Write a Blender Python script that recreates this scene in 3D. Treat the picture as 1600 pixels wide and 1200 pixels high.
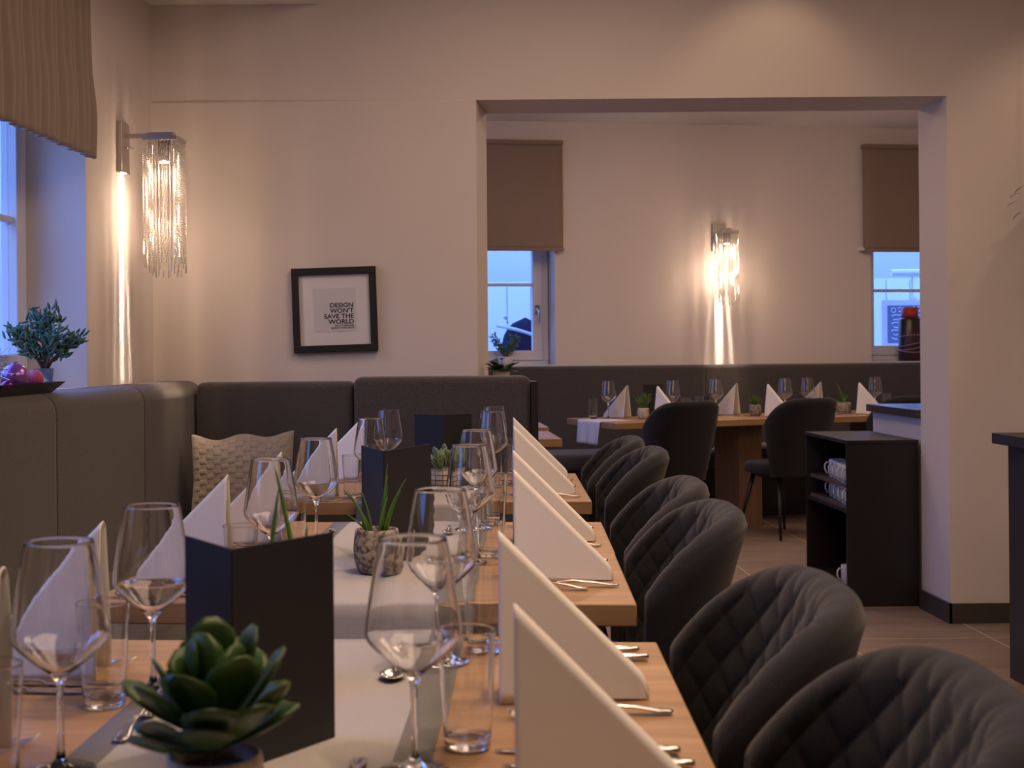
import bpy, bmesh, math, random
from math import sin, cos, pi, radians as rad
from mathutils import Vector, Matrix
random.seed(7)
for _o in list(bpy.data.objects):
    bpy.data.objects.remove(_o)
S = bpy.context.scene
COL = S.collection

# ------------------------------------------------------------------ camera
cam_d = bpy.data.cameras.new('camera')
cam = bpy.data.objects.new('camera', cam_d); COL.objects.link(cam)
cam.location = (0, 0, 1.22)
cam.rotation_euler = (pi / 2, 0.0085, 0)
cam_d.sensor_width = 36.0
cam_d.lens = 36.0 * 2100 / 1600
cam_d.shift_x = 0.0731
cam_d.shift_y = -0.0319
cam_d.clip_start = 0.05
cam_d.dof.use_dof = True
cam_d.dof.focus_distance = 4.1
cam_d.dof.aperture_fstop = 8.0
S.camera = cam

# ------------------------------------------------------------------ colour management
S.view_settings.view_transform = 'Standard'
S.view_settings.look = 'None'
S.view_settings.gamma = 1.0
S.view_settings.use_curve_mapping = False
S.view_settings.exposure = 0.0
try:
    S.cycles.use_denoising = True
    S.cycles.denoiser = 'OPENIMAGEDENOISE'
    S.cycles.max_bounces = 14
    S.cycles.transmission_bounces = 14
    S.cycles.transparent_max_bounces = 24
    S.cycles.glossy_bounces = 5
    S.cycles.diffuse_bounces = 4
    S.cycles.caustics_reflective = False
    S.cycles.caustics_refractive = False
    S.cycles.sample_clamp_indirect = 4.0
    S.cycles.sample_clamp_direct = 0.0
except Exception:
    pass

# ------------------------------------------------------------------ world (blue hour sky)
W = bpy.data.worlds.new('evening_sky'); S.world = W
W.use_nodes = True
wn = W.node_tree.nodes; wl = W.node_tree.links
bg = wn['Background']
tc = wn.new('ShaderNodeTexCoord'); sep = wn.new('ShaderNodeSeparateXYZ')
ramp = wn.new('ShaderNodeValToRGB')
wl.new(tc.outputs['Generated'], sep.inputs[0]); wl.new(sep.outputs['Z'], ramp.inputs[0])
ramp.color_ramp.elements[0].position = 0.05; ramp.color_ramp.elements[0].color = (0.044, 0.086, 0.25, 1)
ramp.color_ramp.elements[1].position = 0.45; ramp.color_ramp.elements[1].color = (0.165, 0.335, 1.0, 1)
wl.new(ramp.outputs[0], bg.inputs['Color'])
bg.inputs['Strength'].default_value = 6.0


def light(name, kind, loc, power, color, aim=None, **kw):
    d = bpy.data.lights.new(name, kind); d.energy = power; d.color = color
    for k, v in kw.items():
        setattr(d, k, v)
    o = bpy.data.objects.new(name, d); COL.objects.link(o); o.location = loc
    if aim is not None:
        o.rotation_euler = (Vector(aim) - Vector(loc)).to_track_quat('-Z', 'Y').to_euler()
    return o


WARM = (1.0, 0.68, 0.45)
WARM2 = (1.0, 0.70, 0.505)
# broad fill lights added for the warm ambient of the two rooms (above and outside the frame)
light('ceiling_fill', 'AREA', (0.8, 1.6, 2.98), 34, WARM2, aim=(0.8, 1.6, 0), shape='RECTANGLE', size=1.6, size_y=2.2)
light('ceiling_fill', 'AREA', (2.0, 3.4, 2.98), 22, WARM2, aim=(2.0, 3.4, 0), shape='RECTANGLE', size=1.2, size_y=1.6)
light('ceiling_fill', 'AREA', (0.6, 4.4, 2.98), 18, WARM2, aim=(0.6, 4.4, 0), shape='RECTANGLE', size=1.2, size_y=1.2)
light('ceiling_fill', 'AREA', (2.0, 8.3, 2.93), 19, WARM2, aim=(2.0, 8.3, 0), shape='RECTANGLE', size=2.5, size_y=1.0)
for _x in (0.9, 2.9):
    light('rear_ceiling_fill', 'POINT', (_x, 7.7, 2.72), 15, WARM2, shadow_soft_size=0.08)  # unseen point lights added behind the beam to brighten the rear ceiling
# downlights with a visible pool
for (x, y, z, ax, ay, az, p, size) in (
        (1.49, 5.52, 3.0, 1.49, 5.95, 1.9, 4.0, 92),
        (3.15, 5.30, 2.98, 2.75, 5.94, 1.6, 12, 80),
        (0.45, 2.3, 3.0, 0.2, 2.4, 0.75, 50, 80),
        (0.45, 3.9, 3.0, 0.2, 4.0, 0.75, 44, 80),
        (0.5, 0.9, 3.0, 0.2, 1.3, 0.75, 38, 80)):
    light('downlight', 'SPOT', (x, y, z), p, WARM, aim=(ax, ay, az), spot_size=rad(size), spot_blend=0.7, shadow_soft_size=0.03)

# ------------------------------------------------------------------ materials
MATS = {}


def mat(name, col, rough=0.6, metal=0.0, spec=0.5, bump=None, var=None, alpha=None, **kw):
    """bump=(scale, strength, distance) noise bump; var=(scale, amount) value noise on the colour"""
    if name in MATS:
        return MATS[name]
    m = bpy.data.materials.new(name); m.use_nodes = True
    nt = m.node_tree; n = nt.nodes; l = nt.links
    b = n['Principled BSDF']
    b.inputs['Base Color'].default_value = (*col, 1)
    b.inputs['Roughness'].default_value = rough
    b.inputs['Metallic'].default_value = metal
    b.inputs['Specular IOR Level'].default_value = spec
    for k, v in kw.items():
        b.inputs[k].default_value = v
    if bump or var:
        t = n.new('ShaderNodeTexCoord')
    if bump:
        ns = n.new('ShaderNodeTexNoise'); ns.inputs['Scale'].default_value = bump[0]; ns.inputs['Detail'].default_value = 4
        bp = n.new('ShaderNodeBump'); bp.inputs['Strength'].default_value = bump[1]; bp.inputs['Distance'].default_value = bump[2]
        l.new(t.outputs['Object'], ns.inputs['Vector']); l.new(ns.outputs['Fac'], bp.inputs['Height']); l.new(bp.outputs[0], b.inputs['Normal'])
    if var:
        n2 = n.new('ShaderNodeTexNoise'); n2.inputs['Scale'].default_value = var[0]; n2.inputs['Detail'].default_value = 5
        cr = n.new('ShaderNodeValToRGB')
        cr.color_ramp.elements[0].position = 0.3; cr.color_ramp.elements[1].position = 0.7
        a = var[1]
        cr.color_ramp.elements[0].color = (*[c * (1 - a) for c in col], 1)
        cr.color_ramp.elements[1].color = (*[min(1, c * (1 + a)) for c in col], 1)
        l.new(t.outputs['Object'], n2.inputs['Vector']); l.new(n2.outputs['Fac'], cr.inputs[0]); l.new(cr.outputs[0], b.inputs['Base Color'])
    MATS[name] = m
    return m


def glass_mat(name, col=(1, 1, 1), ior=1.5, rough=0.0):
    m = bpy.data.materials.new(name); m.use_nodes = True
    n = m.node_tree.nodes; l = m.node_tree.links
    n.remove(n['Principled BSDF'])
    g = n.new('ShaderNodeBsdfGlass'); g.inputs['IOR'].default_value = ior; g.inputs['Color'].default_value = (*col, 1)
    g.inputs['Roughness'].default_value = rough
    l.new(g.outputs[0], n['Material Output'].inputs[0])
    return m


def thin_glass(name, tint=(1, 1, 1), gain=1.0, base=0.0):
    """thin-walled clear glass: see-through with a fresnel reflection"""
    m = bpy.data.materials.new(name); m.use_nodes = True
    n = m.node_tree.nodes; l = m.node_tree.links
    n.remove(n['Principled BSDF'])
    t = n.new('ShaderNodeBsdfTransparent'); t.inputs['Color'].default_value = (*tint, 1)
    g = n.new('ShaderNodeBsdfGlossy'); g.inputs['Roughness'].default_value = 0.02
    lw = n.new('ShaderNodeFresnel'); lw.inputs['IOR'].default_value = 1.45
    mu = n.new('ShaderNodeMath'); mu.operation = 'MULTIPLY_ADD'; mu.inputs[1].default_value = gain; mu.inputs[2].default_value = base; mu.use_clamp = True
    mx = n.new('ShaderNodeMixShader')
    ge = n.new('ShaderNodeNewGeometry'); m1 = n.new('ShaderNodeMath'); m1.operation = 'SUBTRACT'; m1.inputs[0].default_value = 1.0
    m2 = n.new('ShaderNodeMath'); m2.operation = 'MULTIPLY'
    l.new(ge.outputs['Backfacing'], m1.inputs[1]); l.new(m1.outputs[0], m2.inputs[0]); l.new(mu.outputs[0], m2.inputs[1])
    l.new(lw.outputs[0], mu.inputs[0]); l.new(m2.outputs[0], mx.inputs[0]); l.new(t.outputs[0], mx.inputs[1]); l.new(g.outputs[0], mx.inputs[2])
    l.new(mx.outputs[0], n['Material Output'].inputs[0])
    return m


def wood_mat(name, c1, c2, rough=0.45, scale=1.0, axis='X'):
    m = bpy.data.materials.new(name); m.use_nodes = True
    n = m.node_tree.nodes; l = m.node_tree.links; b = n['Principled BSDF']
    t = n.new('ShaderNodeTexCoord'); mp = n.new('ShaderNodeMapping')
    s = (1.2, 14, 14) if axis == 'X' else ((14, 1.2, 14) if axis == 'Y' else (14, 14, 1.2))
    mp.inputs['Scale'].default_value = [k * scale for k in s]
    ns = n.new('ShaderNodeTexNoise'); ns.inputs['Scale'].default_value = 2.2; ns.inputs['Detail'].default_value = 8; ns.inputs['Distortion'].default_value = 0.6
    cr = n.new('ShaderNodeValToRGB')
    cr.color_ramp.elements[0].position = 0.3; cr.color_ramp.elements[1].position = 0.7
    cr.color_ramp.elements[0].color = (*c1, 1); cr.color_ramp.elements[1].color = (*c2, 1)
    # broad staves
    vor = n.new('ShaderNodeTexWhiteNoise'); vor.noise_dimensions = '1D'
    sp = n.new('ShaderNodeSeparateXYZ'); fl = n.new('ShaderNodeMath'); fl.operation = 'FLOOR'
    ml = n.new('ShaderNodeMath'); ml.operation = 'MULTIPLY'; ml.inputs[1].default_value = 9.0
    l.new(t.outputs['Object'], sp.inputs[0])
    l.new(sp.outputs['Y' if axis == 'X' else 'X'], ml.inputs[0]); l.new(ml.outputs[0], fl.inputs[0]); l.new(fl.outputs[0], vor.inputs['W'])
    hs = n.new('ShaderNodeHueSaturation'); mr = n.new('ShaderNodeMapRange')
    mr.inputs['To Min'].default_value = 0.86; mr.inputs['To Max'].default_value = 1.1
    l.new(vor.outputs['Value'], mr.inputs['Value']); l.new(mr.outputs[0], hs.inputs['Value'])
    bp = n.new('ShaderNodeBump'); bp.inputs['Strength'].default_value = 0.12; bp.inputs['Distance'].default_value = 0.002
    l.new(t.outputs['Object'], mp.inputs[0]); l.new(mp.outputs[0], ns.inputs['Vector']); l.new(ns.outputs['Fac'], cr.inputs[0])
    l.new(cr.outputs[0], hs.inputs['Color']); l.new(hs.outputs[0], b.inputs['Base Color'])
    l.new(ns.outputs['Fac'], bp.inputs['Height']); l.new(bp.outputs[0], b.inputs['Normal'])
    b.inputs['Roughness'].default_value = rough
    return m


def fabric_mat(name, col, wscale=900, amount=0.35, rough=0.95, sheen=0.3):
    m = bpy.data.materials.new(name); m.use_nodes = True
    n = m.node_tree.nodes; l = m.node_tree.links; b = n['Principled BSDF']
    t = n.new('ShaderNodeTexCoord')
    ns = n.new('ShaderNodeTexNoise'); ns.inputs['Scale'].default_value = wscale; ns.inputs['Detail'].default_value = 2
    cr = n.new('ShaderNodeValToRGB'); cr.color_ramp.elements[0].position = 0.35; cr.color_ramp.elements[1].position = 0.65
    cr.color_ramp.elements[0].color = (*[c * (1 - amount) for c in col], 1)
    cr.color_ramp.elements[1].color = (*[c * (1 + amount) for c in col], 1)
    bp = n.new('ShaderNodeBump'); bp.inputs['Strength'].default_value = 0.4; bp.inputs['Distance'].default_value = 0.001
    l.new(t.outputs['Object'], ns.inputs['Vector']); l.new(ns.outputs['Fac'], cr.inputs[0]); l.new(cr.outputs[0], b.inputs['Base Color'])
    l.new(ns.outputs['Fac'], bp.inputs['Height']); l.new(bp.outputs[0], b.inputs['Normal'])
    b.inputs['Roughness'].default_value = rough
    b.inputs['Sheen Weight'].default_value = sheen
    b.inputs['Sheen Roughness'].default_value = 0.55
    b.inputs['Specular IOR Level'].default_value = 0.2
    return m


M_wall = mat('painted_plaster', (0.72, 0.655, 0.605), 0.9, spec=0.2, bump=(160, 0.25, 0.001), var=(1.5, 0.02))
M_ceil = mat('ceiling_paint', (0.80, 0.76, 0.71), 0.9, spec=0.2)
M_base = mat('skirting_dark', (0.055, 0.045, 0.038), 0.5)
M_bench = fabric_mat('bench_fabric', (0.068, 0.060, 0.056), 420, 0.55)
M_chair = fabric_mat('charcoal_chair_fabric', (0.0125, 0.0122, 0.0135), 500, 0.3, 0.85, 0.16)
M_black = mat('black_metal', (0.012, 0.011, 0.011), 0.45)
M_blackwood = mat('black_laminate', (0.014, 0.012, 0.012), 0.42, bump=(60, 0.08, 0.001))
M_navy = mat('dark_bar_laminate', (0.022, 0.022, 0.030), 0.45)
M_oak = wood_mat('oak_tabletop', (0.33, 0.185, 0.082), (0.47, 0.285, 0.135), 0.42)
M_oakdark = wood_mat('oak_slab_leg', (0.20, 0.115, 0.055), (0.29, 0.17, 0.085), 0.5, axis='Z')
M_napkin = mat('white_paper_napkin', (0.82, 0.79, 0.76), 0.85, spec=0.2, bump=(500, 0.12, 0.0005))
M_run = fabric_mat('pale_grey_linen', (0.46, 0.44, 0.42), 700, 0.10, 0.85, 0.1)
M_run2 = fabric_mat('mid_grey_linen', (0.19, 0.185, 0.18), 700, 0.12, 0.85, 0.1)
M_steel = mat('polished_steel', (0.72, 0.69, 0.66), 0.14, metal=1.0)
M_chrome = mat('brushed_nickel', (0.55, 0.52, 0.49), 0.28, metal=1.0)
M_glass = glass_mat('clear_glass')
M_pane = thin_glass('window_pane')
M_menu = mat('black_menu_card', (0.012, 0.0115, 0.014), 0.55)
M_white = mat('white_glaze', (0.75, 0.75, 0.76), 0.25)
M_frame = mat('white_window_frame', (0.72, 0.70, 0.70), 0.45)
M_soil = mat('dark_soil', (0.03, 0.02, 0.015), 0.95, bump=(200, 0.8, 0.003))
M_leafdark = mat('dark_green_leaf', (0.036, 0.088, 0.016), 0.42, var=(25, 0.4))
M_leafgrey = mat('grey_green_leaf', (0.16, 0.24, 0.12), 0.5, var=(30, 0.25))
M_leafjade = mat('jade_green_leaf', (0.07, 0.16, 0.11), 0.38, var=(30, 0.3))
M_blade = mat('onion_green_leaf', (0.085, 0.19, 0.03), 0.4, var=(20, 0.25))
M_stem = mat('brown_stem', (0.13, 0.08, 0.05), 0.8)
M_blind = fabric_mat('taupe_blind_fabric', (0.36, 0.29, 0.235), 800, 0.10, 0.9, 0.1)
M_blindfar = fabric_mat('brown_blind_fabric', (0.27, 0.20, 0.155), 500, 0.06, 0.9, 0.1)


def stone_mat(name, c1, c2, scale, strength):
    m = bpy.data.materials.new(name); m.use_nodes = True
    n = m.node_tree.nodes; l = m.node_tree.links; b = n['Principled BSDF']
    t = n.new('ShaderNodeTexCoord'); ns = n.new('ShaderNodeTexNoise'); ns.inputs['Scale'].default_value = scale; ns.inputs['Detail'].default_value = 6
    ns.inputs['Roughness'].default_value = 0.65
    cr = n.new('ShaderNodeValToRGB'); cr.color_ramp.elements[0].position = 0.42; cr.color_ramp.elements[1].position = 0.56
    cr.color_ramp.elements[0].color = (*c1, 1); cr.color_ramp.elements[1].color = (*c2, 1)
    bp = n.new('ShaderNodeBump'); bp.inputs['Strength'].default_value = strength; bp.inputs['Distance'].default_value = 0.004
    l.new(t.outputs['Object'], ns.inputs['Vector']); l.new(ns.outputs['Fac'], cr.inputs[0]); l.new(cr.outputs[0], b.inputs['Base Color'])
    l.new(ns.outputs['Fac'], bp.inputs['Height']); l.new(bp.outputs[0], b.inputs['Normal'])
    b.inputs['Roughness'].default_value = 0.9
    return m


M_pitted = stone_mat('pitted_stone', (0.10, 0.085, 0.075), (0.46, 0.40, 0.34), 75, 1.0)
M_cream = stone_mat('cream_stone', (0.42, 0.33, 0.25), (0.58, 0.50, 0.41), 30, 0.3)


def floor_mat():
    m = bpy.data.materials.new('floor_tiles'); m.use_nodes = True
    n = m.node_tree.nodes; l = m.node_tree.links; b = n['Principled BSDF']
    t = n.new('ShaderNodeTexCoord'); mp = n.new('ShaderNodeMapping')
    mp.inputs['Location'].default_value = (0, 0, 0)
    ns = n.new('ShaderNodeTexNoise'); ns.inputs['Scale'].default_value = 2.0; ns.inputs['Detail'].default_value = 8; ns.inputs['Distortion'].default_value = 1.0
    mp.inputs['Scale'].default_value = (1.0, 5.0, 1.0)
    cr = n.new('ShaderNodeValToRGB'); cr.color_ramp.elements[0].position = 0.3; cr.color_ramp.elements[1].position = 0.7
    cr.color_ramp.elements[0].color = (0.195, 0.140, 0.105, 1); cr.color_ramp.elements[1].color = (0.30, 0.22, 0.168, 1)
    # long rectangular tiles, joints run along Y at x = 1.676 + k*0.634
    sp = n.new('ShaderNodeSeparateXYZ'); l.new(t.outputs['Object'], sp.inputs[0])

    def joint(sock, off, period, half):
        a = n.new('ShaderNodeMath'); a.operation = 'ADD'; a.inputs[1].default_value = off + 10 * period + period / 2
        d = n.new('ShaderNodeMath'); d.operation = 'MODULO'; d.inputs[1].default_value = period
        c = n.new('ShaderNodeMath'); c.operation = 'SUBTRACT'; c.inputs[1].default_value = period / 2
        e = n.new('ShaderNodeMath'); e.operation = 'ABSOLUTE'
        f = n.new('ShaderNodeMath'); f.operation = 'LESS_THAN'; f.inputs[1].default_value = half
        l.new(sock, a.inputs[0]); l.new(a.outputs[0], d.inputs[0]); l.new(d.outputs[0], c.inputs[0]); l.new(c.outputs[0], e.inputs[0]); l.new(e.outputs[0], f.inputs[0])
        return f
    j1 = joint(sp.outputs['X'], -1.676, 0.634, 0.0028); j2 = joint(sp.outputs['Y'], -6.9, 1.268, 0.0018)
    mxj = n.new('ShaderNodeMath'); mxj.operation = 'MAXIMUM'; l.new(j1.outputs[0], mxj.inputs[0]); l.new(j2.outputs[0], mxj.inputs[1])
    mx = n.new('ShaderNodeMixRGB'); mx.inputs[2].default_value = (0.70, 0.58, 0.47, 1)
    l.new(t.outputs['Object'], mp.inputs[0]); l.new(mp.outputs[0], ns.inputs['Vector']); l.new(ns.outputs['Fac'], cr.inputs[0])
    l.new(mxj.outputs[0], mx.inputs[0]); l.new(cr.outputs[0], mx.inputs[1]); l.new(mx.outputs[0], b.inputs['Base Color'])
    b.inputs['Roughness'].default_value = 0.5
    return m


M_floor = floor_mat()


# ------------------------------------------------------------------ mesh helpers
class MB:
    def __init__(s):
        s.v = []; s.f = []; s.m = []; s.mi = 0

    def add(s, vs, fs, M=None):
        o = len(s.v)
        for p in vs:
            p = Vector(p)
            s.v.append(M @ p if M is not None else p)
        for f in fs:
            s.f.append([i + o for i in f]); s.m.append(s.mi)
        return s

    def box(s, x0, x1, y0, y1, z0, z1, M=None):
        v = [(x0, y0, z0), (x1, y0, z0), (x1, y1, z0), (x0, y1, z0), (x0, y0, z1), (x1, y0, z1), (x1, y1, z1), (x0, y1, z1)]
        return s.add(v, [(0, 3, 2, 1), (4, 5, 6, 7), (0, 1, 5, 4), (1, 2, 6, 5), (2, 3, 7, 6), (3, 0, 4, 7)], M)

    def prism(s, poly, z0, z1, M=None):
        n = len(poly)
        v = [(x, y, z0) for x, y in poly] + [(x, y, z1) for x, y in poly]
        f = [tuple(reversed(range(n))), tuple(range(n, 2 * n))] + [(i, (i + 1) % n, n + (i + 1) % n, n + i) for i in range(n)]
        return s.add(v, f, M)

    def lathe(s, prof, seg=32, M=None, close=False):
        n = len(prof); v = []; f = []
        for i in range(seg):
            a = 2 * pi * i / seg
            for r, z in prof:
                v.append((r * cos(a), r * sin(a), z))
        m = n if close else n - 1
        for i in range(seg):
            j = (i + 1) % seg
            for k in range(m):
                k2 = (k + 1) % n
                f.append((i * n + k, j * n + k, j * n + k2, i * n + k2))
        return s.add(v, f, M)

    def tube(s, pts, rad_, seg=6, cap=True, M=None, flat=1.0):
        pts = [Vector(p) for p in pts]; n = len(pts)
        if not hasattr(rad_, '__len__'):
            rad_ = [rad_] * n
        v = []; f = []
        up = Vector((0, 0, 1))
        t0 = (pts[1] - pts[0]).normalized()
        if abs(t0.dot(up)) > 0.9:
            up = Vector((1, 0, 0))
        a = t0.cross(up).normalized()
        for i, p in enumerate(pts):
            t = (pts[min(i + 1, n - 1)] - pts[max(i - 1, 0)]).normalized()
            a = (a - t * a.dot(t)).normalized(); b = t.cross(a)
            for k in range(seg):
                g = 2 * pi * k / seg
                v.append(p + a * (rad_[i] * cos(g)) + b * (rad_[i] * sin(g) * flat))
        for i in range(n - 1):
            for k in range(seg):
                k2 = (k + 1) % seg
                f.append((i * seg + k, i * seg + k2, (i + 1) * seg + k2, (i + 1) * seg + k))
        if cap:
            f.append(tuple(range(seg))[::-1]); f.append(tuple(range((n - 1) * seg, n * seg)))
        return s.add(v, f, M)

    def grid(s, nu, nv, fn, M=None, closed_u=False):
        v = [fn(i / (nu - (0 if closed_u else 1)), j / (nv - 1)) for i in range(nu) for j in range(nv)]
        f = []
        for i in range(nu if closed_u else nu - 1):
            i2 = (i + 1) % nu
            for j in range(nv - 1):
                f.append((i * nv + j, i2 * nv + j, i2 * nv + j + 1, i * nv + j + 1))
        return s.add(v, f, M)

    def mesh(s, name, mats, smooth=False, angle=None, recalc=True):
        me = bpy.data.meshes.new(name)
        me.from_pydata([tuple(p) for p in s.v], [], s.f)
        if not isinstance(mats, (list, tuple)):
            mats = [mats]
        for m in mats:
            me.materials.append(m)
        me.polygons.foreach_set('material_index', s.m)
        bm = bmesh.new(); bm.from_mesh(me)
        if recalc:
            bmesh.ops.recalc_face_normals(bm, faces=bm.faces)
        else:
            bmesh.ops.remove_doubles(bm, verts=bm.verts, dist=1e-7)
            bmesh.ops.dissolve_degenerate(bm, edges=bm.edges, dist=1e-8)
        bm.to_mesh(me); bm.free()
        if not recalc:
            me.update(); s.m = [0] * len(me.polygons)
        me.polygons.foreach_set('use_smooth', [bool(smooth or angle)] * len(me.polygons))
        if angle:
            me.set_sharp_from_angle(angle=rad(angle))
        me.update()
        return me

    def obj(s, name, mats, parent=None, smooth=False, angle=None, loc=None, rotz=None):
        return link(name, s.mesh(name, mats, smooth, angle), parent, loc, rotz)


def link(name, me, parent=None, loc=None, rotz=None):
    o = bpy.data.objects.new(name, me); COL.objects.link(o)
    if parent is not None:
        o.parent = parent
    if loc:
        o.location = loc
    if rotz is not None:
        o.rotation_euler = (0, 0, rotz)
    return o


def bevel(o, w=0.004, seg=2, angle=40):
    md = o.modifiers.new('bevel', 'BEVEL'); md.width = w; md.segments = seg; md.limit_method = 'ANGLE'; md.angle_limit = rad(angle)
    o.data.polygons.foreach_set('use_smooth', [True] * len(o.data.polygons))
    o.data.set_sharp_from_angle(angle=rad(50))
    return o


def tag(o, label=None, cat=None, group=None, kind=None):
    if label: o['label'] = label
    if cat: o['category'] = cat
    if group: o['group'] = group
    if kind: o['kind'] = kind
    return o


def empty(name, loc=(0, 0, 0), rotz=0.0):
    o = bpy.data.objects.new(name, None); COL.objects.link(o)
    o.location = loc; o.rotation_euler = (0, 0, rotz); o.empty_display_size = 0.05
    return o


def copy_tree(o, parent=None):
    c = o.copy(); COL.objects.link(c)
    if parent is not None:
        c.parent = parent
    for ch in [k for k in o.children]:
        copy_tree(ch, c)
    return c


class Stamp:
    """first call places the prototype itself, later calls place copies of it"""
    def __init__(s, proto):
        s.p = proto; s.used = False

    def put(s, loc, rotz=0.0, label=None, cat=None, group=None):
        o = s.p if not s.used else copy_tree(s.p)
        s.used = True
        o.location = loc; o.rotation_euler = (0, 0, rotz)
        return tag(o, label, cat, group)


def struct(o):
    o['kind'] = 'structure'
    return o


# ------------------------------------------------------------------ room shell
YF = 5.932          # lower front wall plane
TL = 0.084         # lean of the left wall in plan


def xw(y):
    return -1.25 - TL * (5.96 - y)


struct(MB().box(-2.2, 6, -3, 12, -0.1, 0).obj('floor', M_floor))
# left wall with window opening (y 3.62..5.08, z 1.095..2.3)
wl_ = MB()
TH = 0.30
for (y0, y1, z0, z1) in ((-2.6, 1.1, 0, 3.1), (1.1, 2.3, 0, 1.095), (1.1, 2.3, 2.3, 3.1), (2.3, 3.62, 0, 3.1), (3.62, 5.08, 0, 1.075), (3.62, 5.08, 2.3, 3.1), (5.08, 5.96, 0, 3.1)):
    wl_.prism([(xw(y0), y0), (xw(y1), y1), (xw(y1) - TH, y1 + TH * TL), (xw(y0) - TH, y0 + TH * TL)], z0, z1)
struct(wl_.obj('wall_left', M_wall))
# front wall: lower part beside the opening, with splayed jamb, upper band above, right part
bevel(struct(MB().prism([(-1.5, YF), (0.181, YF), (0.24, 6.29), (-1.5, 6.29)], 0, 2.332).obj('wall_front', M_wall)), 0.007, 3)
struct(MB().box(-1.5, 0.17, 5.942, 6.27, 2.30, 3.2).box(0.17, 6, 5.942, 6.29, 2.33, 3.2).obj('wall_front', M_wall))
struct(MB().box(2.261, 6, 5.942, 6.29, 0, 2.33).obj('wall_front', M_wall))
struct(MB().box(-2.2, 6, -2.75, -2.6, 0, 3.2).obj('wall_back', M_wall))
struct(MB().box(4.6, 4.75, -2.6, 12, 0, 3.2).obj('wall_right', M_wall))
struct(MB().box(-2.2, 6, -2.7, 5.94, 3.08, 3.2).obj('ceiling', M_ceil))
struct(MB().box(-2.0, -0.515, -2.6, 5.94, 2.76, 3.08).obj('ceiling_soffit', M_ceil))
# room behind
WM = 0.155


def yw(x):
    return 10.10 + WM * x


AW = math.atan(WM)
bw = MB()
def seg(x0, x1, z0, z1):
    bw.prism([(x0, yw(x0)), (x1, yw(x1)), (x1 - 0.30 * sin(AW), yw(x1) + 0.30 * cos(AW)), (x0 - 0.30 * sin(AW), yw(x0) + 0.30 * cos(AW))], z0, z1)
W1 = (-0.05, 0.902); W2 = (3.437, 4.36)
seg(-1.35, W1[0], 0, 3.0); seg(W1[0], W1[1], 0, 1.095); seg(W1[0], W1[1], 2.55, 3.0)
seg(W1[1], W2[0], 0, 3.0); seg(W2[0], W2[1], 0, 1.095); seg(W2[0], W2[1], 2.55, 3.0); seg(W2[1], 5.2, 0, 3.0)
struct(bw.obj('wall_far', M_wall))
struct(MB().box(-1.45, -1.3, 6.29, 6.8, 0, 3.0).box(-1.45, -1.3, 8.6, 10.1, 0, 3.0).box(-1.45, -1.3, 6.8, 8.6, 0, 1.0).box(-1.45, -1.3, 6.8, 8.6, 2.45, 3.0).obj('wall_side', M_wall))
struct(MB().box(-1.45, 6, 6.29, 12, 2.96, 3.1).obj('ceiling_rear', mat('bounce_lit_ceiling_paint', (0.9, 0.87, 0.84), 0.9, spec=0.2)))  # base colour lightened to stand in for light bounced onto this ceiling
# skirting
struct(MB().box(2.249, 4.6, 5.925, 5.94, 0, 0.087).box(2.246, 2.261, 5.925, 6.29, 0, 0.087).obj('baseboard_right', M_base))


# windows -----------------------------------------------------------
def window(idx, origin, rotz, w, z0, z1, muntins, handle_side=None):
    """frame in local coords: x along the wall, y outward"""
    root = struct(empty('window_%d' % idx, (origin[0], origin[1], 0), rotz))
    m = MB(); b = 0.05
    m.box(0, w, 0, 0.07, z0, z0 + b); m.box(0, w, 0, 0.07, z1 - b, z1)
    m.box(0, b, 0, 0.07, z0 + b, z1 - b); m.box(w - b, w, 0, 0.07, z0 + b, z1 - b)
    bevel(m.obj('window_frame', M_frame, root), 0.004)
    s = MB(); c = 0.075
    s.box(b, w - b, -0.015, 0.05, z0 + b, z0 + b + c); s.box(b, w - b, -0.015, 0.05, z1 - b - c, z1 - b)
    s.box(b, b + c, -0.015, 0.05, z0 + b + c, z1 - b - c); s.box(w - b - c, w - b, -0.015, 0.05, z0 + b + c, z1 - b - c)
    for z in muntins:
        s.box(b + c, w - b - c, 0.0, 0.035, z - 0.012, z + 0.012)
    bevel(s.obj('sash', M_frame, root), 0.005)
    MB().box(b + c, w - b - c, 0.018, 0.022, z0 + b + c, z1 - b - c).obj('pane', M_pane, root)
    if handle_side is not None:
        h = MB(); hx = handle_side
        h.box(hx - 0.016, hx + 0.016, -0.025, -0.015, 1.50, 1.57)
        h.tube([(hx, -0.02, 1.545), (hx, -0.06, 1.545)], 0.009, 8)
        h.tube([(hx, -0.06, 1.55), (hx + 0.004, -0.062, 1.50), (hx + 0.006, -0.058, 1.43)], [0.010, 0.009, 0.007], 8)
        h.obj('window_handle', M_chrome, root, smooth=True)
    return root


window(1, (W1[0] - 0.24 * sin(AW), yw(W1[0]) + 0.2 * cos(AW)), AW, (W1[1] - W1[0]) / cos(AW), 1.095, 2.55, [1.73], handle_side=0.872)
window(2, (W2[0] - 0.24 * sin(AW), yw(W2[0]) + 0.2 * cos(AW)), AW, (W2[1] - W2[0]) / cos(AW), 1.11, 2.55, [1.68])
# left window : local x runs along +Y, outward = -X
LA = math.atan(TL)
window(3, (xw(3.62) - 0.23, 3.62 + 0.02), pi / 2 - LA, 1.465, 1.095, 2.3, [1.72])
window(4, (xw(1.1) - 0.23, 1.1 + 0.02), pi / 2 - LA, 1.205, 1.095, 2.3, [1.72])
window(5, (-1.44, 6.8), pi / 2, 1.8, 1.0, 2.45, [1.9])
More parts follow.
